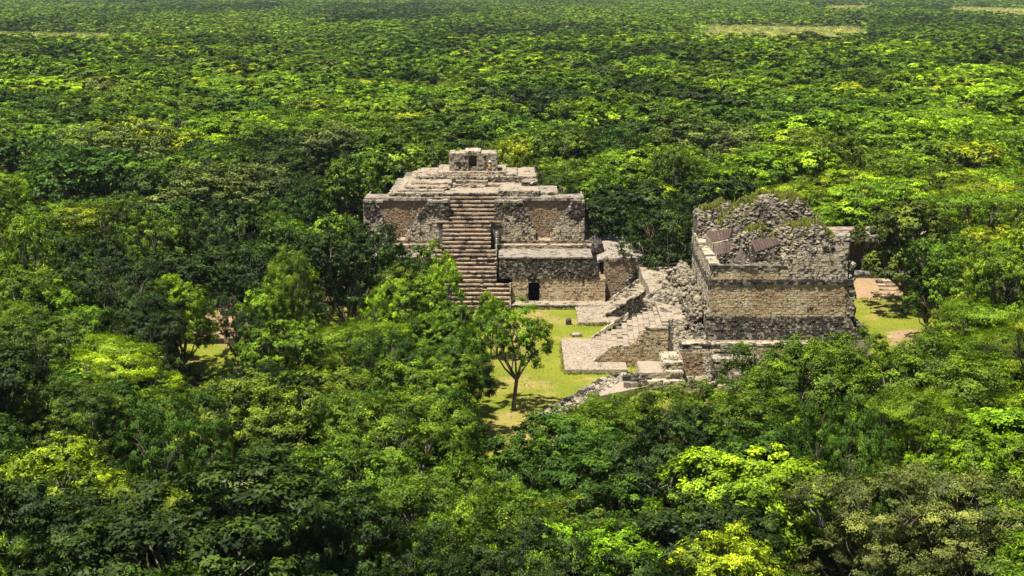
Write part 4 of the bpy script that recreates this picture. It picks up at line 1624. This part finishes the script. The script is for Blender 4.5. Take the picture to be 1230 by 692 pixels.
key(438, 266, 12, 4.0, N_, 'dark green')
key(415, 262, 13, 5.2, N_, 'dark green')
key(345, 262, 12.5, 5.0, N_, 'deep green')
key(300, 290, 11, 4.2, N_, 'dark green')
key(440, 372, 9, 4.6, F_, 'bright green', 'vivid green feathery tree in layers, left of the lawn clump')
key(380, 378, 8, 3.8, F_, 'bright green')
key(215, 330, 9.5, 2.8, B_, 'bright green', 'leafy green tree with dark trunk beside the small left clearing')
key(140, 300, 12, 4.6, N_, 'dark green')
key(172, 199, 12, 4.3, B_, 'dark green', 'round dark glossy tree left of the forest, above the small clearing')
key(285, 197, 11, 4.0, B_, 'deep green')
key(55, 192, 11, 6.5, F_, 'lime green')
key(5, 200, 11, 5.5, F_, 'lime green')
key(100, 232, 10.5, 5.0, F_, 'yellow-green')
key(320, 240, 10.5, 4.4, F_, 'lime green')
key(60, 272, 11, 4.5, F_, 'mid green')
key(20, 318, 11, 4.2, U_, 'olive green')
key(140, 392, 9.5, 4.2, F_, 'lime green', 'bright lime feathery tree at the left, below the small clearing')
key(40, 368, 10, 4.6, N_, 'olive green')
key(95, 455, 9, 3.8, N_, 'olive green')
key(270, 447, 10, 4.6, U_, 'olive green')
key(375, 442, 10.5, 4.8, U_, 'olive green')
key(470, 470, 10.5, 4.7, N_, 'mid green')
key(420, 520, 10, 4.2, N_, 'mid green')
key(55, 528, 10, 4.5, U_, 'yellow-green', 'yellow-tipped tufted tree filling the bottom left corner')
key(170, 566, 10, 4.3, U_, 'olive green')
key(262, 574, 9.6, 2.8, B_, 'pale green', 'tree with pale whitish leaves near the bottom edge at the left')
key(520, 556, 9.5, 4.2, N_, 'mid green')
key(610, 600, 9.5, 4.4, N_, 'mid green')
key(690, 500, 8.5, 4.3, B_, 'deep green')
key(640, 528, 8, 3.4, B_, 'deep green')
key(735, 482, 8.5, 3.3, N_, 'mid green')
key(800, 462, 9, 4.2, N_, 'mid green')
key(850, 462, 9, 4.0, N_, 'mid green')
key(790, 520, 9, 3.8, O_, 'dark green')
key(960, 408, 10.5, 5.0, N_, 'mid green')
key(1000, 398, 10, 4.0, N_, 'mid green')
key(925, 428, 9.5, 3.2, B_, 'mid green')
key(1035, 392, 10.5, 4.4, N_, 'mid green')
key(1120, 405, 11, 5.8, N_, 'mid green')
key(905, 450, 9.5, 4.3, N_, 'mid green')
key(910, 537, 9.5, 5.0, B_, 'lime green', 'bright lime-green rounded tree below the ruined chambers')
key(865, 570, 8.5, 3.6, B_, 'bright green')
key(740, 632, 9, 4.0, U_, 'bright green')
key(850, 645, 9, 3.8, U_, 'yellow-green')
key(1035, 566, 9.5, 4.2, N_, 'grey-green')
key(1150, 560, 9.5, 4.6, N_, 'grey-green')
key(1180, 512, 9.5, 3.8, U_, 'bright green')
key(1185, 318, 10.5, 4.6, U_, 'olive green')
key(1165, 215, 12, 5.6, F_, 'bright green')
key(1225, 200, 12, 5.2, F_, 'bright green')
x, y, _ = gz(1086, 374)
TREES.append(T(x, y, 12.6, 5.7, B_, 'olive green', True, 'spreading tree with forked dark trunk on the right-hand lawn'))
key(1135, 285, 10.5, 3.6, N_, 'mid green')
key(1118, 318, 7.5, 2.6, B_, 'dark green')
key(690, 488, 3.6, 2.0, N_, 'mid green')
key(722, 476, 4.0, 2.0, N_, 'mid green')
key(750, 470, 4.5, 2.0, N_, 'mid green')
key(985, 238, 8.5, 3.6, F_, 'lime green', 'lime-green bushy tree directly behind the temple top')
key(612, 150, 10, 5.4, F_, 'lime green')
key(672, 140, 10, 4.6, F_, 'yellow-green')
key(650, 185, 9.5, 4.6, F_, 'lime green')
key(700, 178, 9.5, 4.4, F_, 'bright green')
key(580, 168, 11, 4.0, N_, 'grey-green')
key(455, 160, 11, 4.4, B_, 'dark green')
key(415, 190, 11, 4.2, B_, 'mid green')
key(815, 180, 12, 6.2, N_, 'bright green')
key(760, 215, 11, 5.6, B_, 'dark green')
key(730, 235, 10.5, 4.6, B_, 'dark green')
key(800, 240, 11, 4.5, N_, 'dark green')
key(860, 205, 11.5, 5.0, B_, 'dark green')
key(1115, 104, 10, 7.5, F_, 'yellow-green')
key(920, 112, 10.5, 8.0, F_, 'deep green')
key(1010, 98, 10, 8.0, F_, 'dark green')
key(914, 40, 7, 5.5, B_, 'dark green', 'small dark tree standing alone in the pale far field, left of another')
key(973, 37, 7, 5.0, B_, 'dark green', 'small dark tree standing alone in the pale far field, right of another')


def vnoise(x, y, s, seed):
    X, Y = x / s, y / s
    i, j = np.floor(X).astype(int), np.floor(Y).astype(int)
    fx, fy = X - i, Y - j
    fx, fy = fx * fx * (3 - 2 * fx), fy * fy * (3 - 2 * fy)
    def hsh(a, b): return (np.sin(a * 127.1 + b * 311.7 + seed * 74.7) * 43758.5453) % 1.0
    return (hsh(i, j) * (1 - fx) + hsh(i + 1, j) * fx) * (1 - fy) + (hsh(i, j + 1) * (1 - fx) + hsh(i + 1, j + 1) * fx) * fy


man = np.array([(t.x, t.y, t.R) for t in TREES])
HL = ['dark green', 'deep green', 'mid green', 'olive green', 'bright green', 'lime green', 'yellow-green', 'grey-green']


def pick_hue(x, y):
    a = float(vnoise(np.array(x), np.array(y), 34.0, 3)) * .62 + float(vnoise(np.array(x), np.array(y), 12.0, 8)) * .38
    a += rnd.gauss(.07, .11)
    if rnd.random() < .03: return 'grey-green'
    if a < .36: return 'dark green'
    if a < .48: return 'deep green'
    if a < .61: return 'mid green'
    if a < .65: return 'olive green'
    if a < .79: return 'bright green'
    if a < .83: return 'yellow-green'
    return 'lime green'


y = 50.0
while y < 620:
    sp = 5.6 + min(3.8, max(0, y - 165) * .024)
    xh = .42 * y + 30
    x = -xh
    while x < xh:
        xx, yy = x + rnd.uniform(-.42, .42) * sp, y + rnd.uniform(-.42, .42) * sp
        x += sp
        h = rnd.uniform(5.2, 10.6) + (3.2 if rnd.random() < .16 else 0)
        R = rnd.uniform(2.6, 4.6) * (1.5 if rnd.random() < .14 else 1) * min(2.0, 1 + max(0, y - 160) * .0085)
        if y > 165: h = min(13.5, max(h, R * rnd.uniform(1.5, 1.9)))
        hue = pick_hue(xx, yy)
        st = rnd.choice({'lime green': [F_, F_, U_, B_], 'bright green': [F_, N_, B_], 'yellow-green': [U_, U_, F_], 'dark green': [B_, N_, B_], 'deep green': [B_, B_, N_]}.get(hue, [N_, N_, B_, U_]))
        if blocked(xx, yy, R * .35): continue
        if yy < 260 and len(man) and np.min((man[:, 0] - xx) ** 2 + (man[:, 1] - yy) ** 2 - (man[:, 2] * .6 + R * .25) ** 2) < 0: continue
        q = cells(xx, yy, h, R, .95)
        if q and yy < 172:
            j0, j1, i0, i1, sub = q
            if np.sum((keepd[j0:j1, i0:i1] > yy) & sub) > 0: continue
        TREES.append(T(xx, yy, h, R, st, hue))
    y += sp * .92

# how much of each tree the view shows, near to far
seen = np.zeros((GH, GW), bool)
TREES.sort(key=lambda t: t.y)
done = False
for t in TREES:
    if not done and t.y > 172:
        seen |= (keepd > 140)
        done = True
    q = cells(t.x, t.y, t.h, t.R, .96)
    if q is None: continue
    j0, j1, i0, i1, sub = q
    s = seen[j0:j1, i0:i1]
    t.vis = int(np.sum(sub & ~s))
    s |= sub
pick = sorted([t for t in TREES if t.vis >= (1 if t.man else 4)], key=lambda t: -(t.vis + 1000 * t.man))[:300]
ids = set(map(id, pick))
rest = [t for t in TREES if id(t) not in ids]

# labels: look, then place among landmarks, then order
FORMW = {B_: 'rounded', F_: 'feathery', U_: 'tufted', N_: 'fine-leaved', O_: 'open-crowned'}


def zone(t):
    px, py, _ = pr(t.x, t.y, t.h * .65)
    if t.y < 86: z = 'at the bottom edge'
    elif t.y < 112: z = 'in the near wood'
    elif t.y < 150: z = 'level with the ruins'
    elif t.y < 215: z = 'just behind the ruins'
    elif t.y < 300: z = 'in the wood beyond'
    else: z = 'far back in the forest'
    if t.y < 112: w = [(150, 'left corner'), (330, 'left side'), (520, 'left of lawn'), (690, 'below lawn'), (830, 'below stairways'), (1000, 'below chambers'), (9999, 'right side')]
    elif t.y < 150: w = [(130, 'far left'), (300, 'around left clearing'), (430, 'left of pyramid'), (700, 'left of lawn'), (1100, 'by the temple'), (9999, 'far right')]
    else: w = [(130, 'far left'), (280, 'left side'), (440, 'left of pyramid'), (640, 'behind pyramid'), (830, 'between the ruins'), (1010, 'behind temple'), (9999, 'far right')]
    for lim, s in w:
        if px < lim: return z + ', ' + s
ORD = ['leftmost', 'second from left', 'third from left', 'fourth from left', 'fifth from left', 'sixth from left', 'seventh from left', 'eighth from left', 'ninth from left', 'tenth from left']
NUM = ['', '', 'two', 'three', 'four', 'five', 'six', 'seven', 'eight', 'nine', 'ten', 'eleven', 'twelve']
groups = {}
for t in pick:
    if t.lab: continue
    groups.setdefault((t.hue, t.st, zone(t)), []).append(t)
for (hue, st, z), L in groups.items():
    L.sort(key=lambda t: pr(t.x, t.y, t.h)[0])
    for i, t in enumerate(L):
        t.lab = '%s %s tree %s' % (hue, FORMW[st], z)
        if len(L) > 1:
            if len(t.lab.split()) > 11: t.lab = t.lab.replace(' in the ', ' in ').replace(' at the ', ' at ')
            n_ = len(t.lab.replace('-', ' ').split())
            t.lab += ', ' + ('rightmost' if i == len(L) - 1 else ORD[min(i, 9)]) + (' of ' + NUM[min(len(L), 12)] if n_ < 11 else '')


def hue_of(t, r=rnd):
    c0 = HUES[t.hue]
    k = r.uniform(.82, 1.2)
    return (c0[0] * k * r.uniform(.9, 1.12), c0[1] * k, c0[2] * k)


for t in pick:
    lod = 'near' if t.y < 128 else 'mid'
    cm, tm = FORMS[(t.st, lod, t.var)]
    root = bpy.data.objects.new('forest_tree', None)
    COL.objects.link(root)
    root.empty_display_size = .5
    root.location = (t.x, t.y, 0)
    root.rotation_euler = (0, 0, t.rot)
    root.scale = (t.R / 4.0, t.R / 4.0 * rnd.uniform(.92, 1.08), t.h / 10.0)
    tag(root, t.lab, 'tree', 'trees of the forest around the ruins')
    for nm, me in (('crown', cm), ('trunk', tm)):
        o = bpy.data.objects.new(nm, me)
        COL.objects.link(o)
        o.parent = root
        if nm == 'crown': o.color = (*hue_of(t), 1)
        else:
            if not me.materials: me.materials.append(M['bark'])

# bare twiggy trees
def bare_tree(px, top, h, lab, seed, lev0=4, thick=.1):
    r = np.random.RandomState(seed)
    x, y, _ = gz(px, top, h)
    paths = []

    def grow(p, d, l, rad, lev):
        q = p + d * l
        m = (p + q) / 2 + r.normal(0, l * .06, 3)
        paths.append(([p, m, q], [rad, rad * .8, rad * .55]))
        if lev == 0: return
        for _ in range(3 if lev > 1 else 4):
            dd = unit(d + r.normal(0, .42, 3) + np.array([0, 0, .12]))
            grow(p + (q - p) * r.uniform(.5, 1), dd, l * r.uniform(.55, .8), rad * .5, lev - 1)
    for k in range(4):
        grow(np.array([0, 0, -.1]), unit(np.array([r.uniform(-.4, .4), r.uniform(-.4, .4), 1])), h * .36, thick, lev0)
    v, f = tubes(paths, 4)
    v = np.array(v)
    v[:, 2] *= h / v[:, 2].max()
    me = np_mesh('bare_limbs', v, f, r.uniform(0, 1, len(f)))
    me.materials.append(M['limb'])
    root = thing('bare_tree', (x, y, 0), lab, 'tree')
    o = bpy.data.objects.new('trunk', me)
    COL.objects.link(o)
    o.parent = root


bare_tree(398, 592, 9.2, 'dry leafless tree of pale twigs near the bottom edge, left of centre', 3)
bare_tree(1128, 470, 9.2, 'pale bare-limbed tree showing through the foliage right of the chambers', 9, 4, .11)
bare_tree(835, 500, 8.4, 'pale branching dry tree in front of the ruined chambers', 12, 4, .11)

# ---------------------------------------------------------------- the forest beyond: one mass of instanced trees
P, ID, RO, SCL, CO = [], [], [], [], []


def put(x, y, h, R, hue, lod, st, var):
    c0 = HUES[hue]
    k = rnd.uniform(.8, 1.2) * (1.18 if y > 600 else 1)  # distant crowns lightened: haze paleness put into their leaf colour
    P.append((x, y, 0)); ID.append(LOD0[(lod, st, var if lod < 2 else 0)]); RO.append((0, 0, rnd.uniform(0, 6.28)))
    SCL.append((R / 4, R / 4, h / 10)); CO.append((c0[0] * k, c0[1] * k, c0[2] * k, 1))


y = 52.0                                              # understorey bushes between the trunks
while y < 185:
    x = -.42 * y - 10
    while x < .42 * y + 10:
        xx, yy = x + rnd.uniform(-1.3, 1.3), y + rnd.uniform(-1.3, 1.3)
        x += 2.7
        if blocked(xx, yy, 1.2) or inpoly(xx, yy, LAWN): continue
        h, R = rnd.uniform(1.8, 3.8), rnd.uniform(1.3, 2.3)
        q = cells(xx, yy, h, R, 1.0)
        if q and np.sum((keepd[q[0]:q[1], q[2]:q[3]] > yy) & q[4]) > 0: continue
        put(xx, yy, h, R, rnd.choice(['dark green', 'deep green', 'mid green', 'olive green']), 1, rnd.choice([B_, N_, U_]), rnd.randrange(2))
    y += 2.7
for t in rest:
    put(t.x, t.y, t.h, t.R, t.hue, 0 if t.y < 260 else 1, t.st, t.var)
y = 622.0
while y < 5200:
    sp = 9.8 * (1 + max(0, y - 1000) / 1700.0) if y < 2200 else 16.0 + (y - 2200) * .004
    xh = .56 * y + 40
    x = -xh
    while x < xh:
        xx, yy = x + rnd.uniform(-.45, .45) * sp, y + rnd.uniform(-.45, .45) * sp
        x += sp
        if blocked(xx, yy): continue
        hue = pick_hue(xx * .3, yy * .12)
        if hue == 'lime green' and rnd.random() < .5: hue = 'mid green'
        st = rnd.choice(SN)
        R = sp * rnd.uniform(.4, .85)
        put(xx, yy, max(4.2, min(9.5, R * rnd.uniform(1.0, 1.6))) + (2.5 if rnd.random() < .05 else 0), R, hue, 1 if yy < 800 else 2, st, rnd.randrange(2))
    y += sp * .95
# scrub and maize in the far fields
for P0 in FIELDS.values():
    xs, ys = [p[0] for p in P0], [p[1] for p in P0]
    n = 0
    while n < 3000:
        xx, yy = rnd.uniform(min(xs), max(xs)), rnd.uniform(min(ys), max(ys))
        n += 1
        if not inpoly(xx, yy, P0): continue
        put(xx, yy, rnd.uniform(.9, 2.2), rnd.uniform(1.5, 3.0), rnd.choice(['straw', 'straw', 'pale green', 'yellow-green']), 2, rnd.choice(SN), 0)
me = bpy.data.meshes.new('far_forest')
me.vertices.add(len(P))
me.vertices.foreach_set('co', np.array(P, np.float32).ravel())
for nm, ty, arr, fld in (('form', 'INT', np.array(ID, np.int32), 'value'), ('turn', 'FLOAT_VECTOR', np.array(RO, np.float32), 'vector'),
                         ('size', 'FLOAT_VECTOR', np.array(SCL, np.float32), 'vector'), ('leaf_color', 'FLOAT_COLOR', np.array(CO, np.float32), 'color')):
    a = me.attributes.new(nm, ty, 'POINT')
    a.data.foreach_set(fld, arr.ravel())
ff = bpy.data.objects.new('far_forest', me)
COL.objects.link(ff)
tag(ff, 'unbroken green forest stretching away behind the ruins to the far fields', None, None, 'stuff')
ng = bpy.data.node_groups.new('forest_nodes', 'GeometryNodeTree')
ng.interface.new_socket('Geometry', in_out='INPUT', socket_type='NodeSocketGeometry')
ng.interface.new_socket('Geometry', in_out='OUTPUT', socket_type='NodeSocketGeometry')
gi, go = ng.nodes.new('NodeGroupInput'), ng.nodes.new('NodeGroupOutput')
ip = ng.nodes.new('GeometryNodeInstanceOnPoints')
ci = ng.nodes.new('GeometryNodeCollectionInfo')
ci.inputs['Collection'].default_value = forms_col
ci.inputs['Separate Children'].default_value = True
ci.inputs['Reset Children'].default_value = True


def nattr(name, ty):
    n = ng.nodes.new('GeometryNodeInputNamedAttribute')
    n.data_type = ty
    n.inputs['Name'].default_value = name
    return next(o for o in n.outputs if o.enabled and o.name == 'Attribute')


ng.links.new(gi.outputs[0], ip.inputs['Points'])
ng.links.new(ci.outputs[0], ip.inputs['Instance'])
ip.inputs['Pick Instance'].default_value = True
ng.links.new(nattr('form', 'INT'), ip.inputs['Instance Index'])
ng.links.new(nattr('turn', 'FLOAT_VECTOR'), ip.inputs['Rotation'])
ng.links.new(nattr('size', 'FLOAT_VECTOR'), ip.inputs['Scale'])
ng.links.new(ip.outputs[0], go.inputs[0])
md = ff.modifiers.new('forest', 'NODES')
md.node_group = ng
# ---------------------------------------------------------------- pale air: far forest fades slightly
hb = MB()
hb.box(-9500, 9500, -450, 16500, -1.0, 37.0, .5)
hm, hnt, hN, hL = newmat('haze')
ho = hN.new('ShaderNodeOutputMaterial')
hv = hN.new('ShaderNodeVolumePrincipled')
hv.inputs['Color'].default_value = (.8, .88, .95, 1)
hv.inputs['Density'].default_value = .00005
hv.inputs['Anisotropy'].default_value = 0.0
hL.new(hv.outputs[0], ho.inputs['Volume'])
hb.build('haze', hm, kind='stuff')
print('TREES', len(TREES), 'individual', len(pick), 'far', len(P), 'hidden keys', [(round(pr(t.x, t.y, t.h)[0]), round(pr(t.x, t.y, t.h)[1])) for t in TREES if t.man and id(t) not in ids])
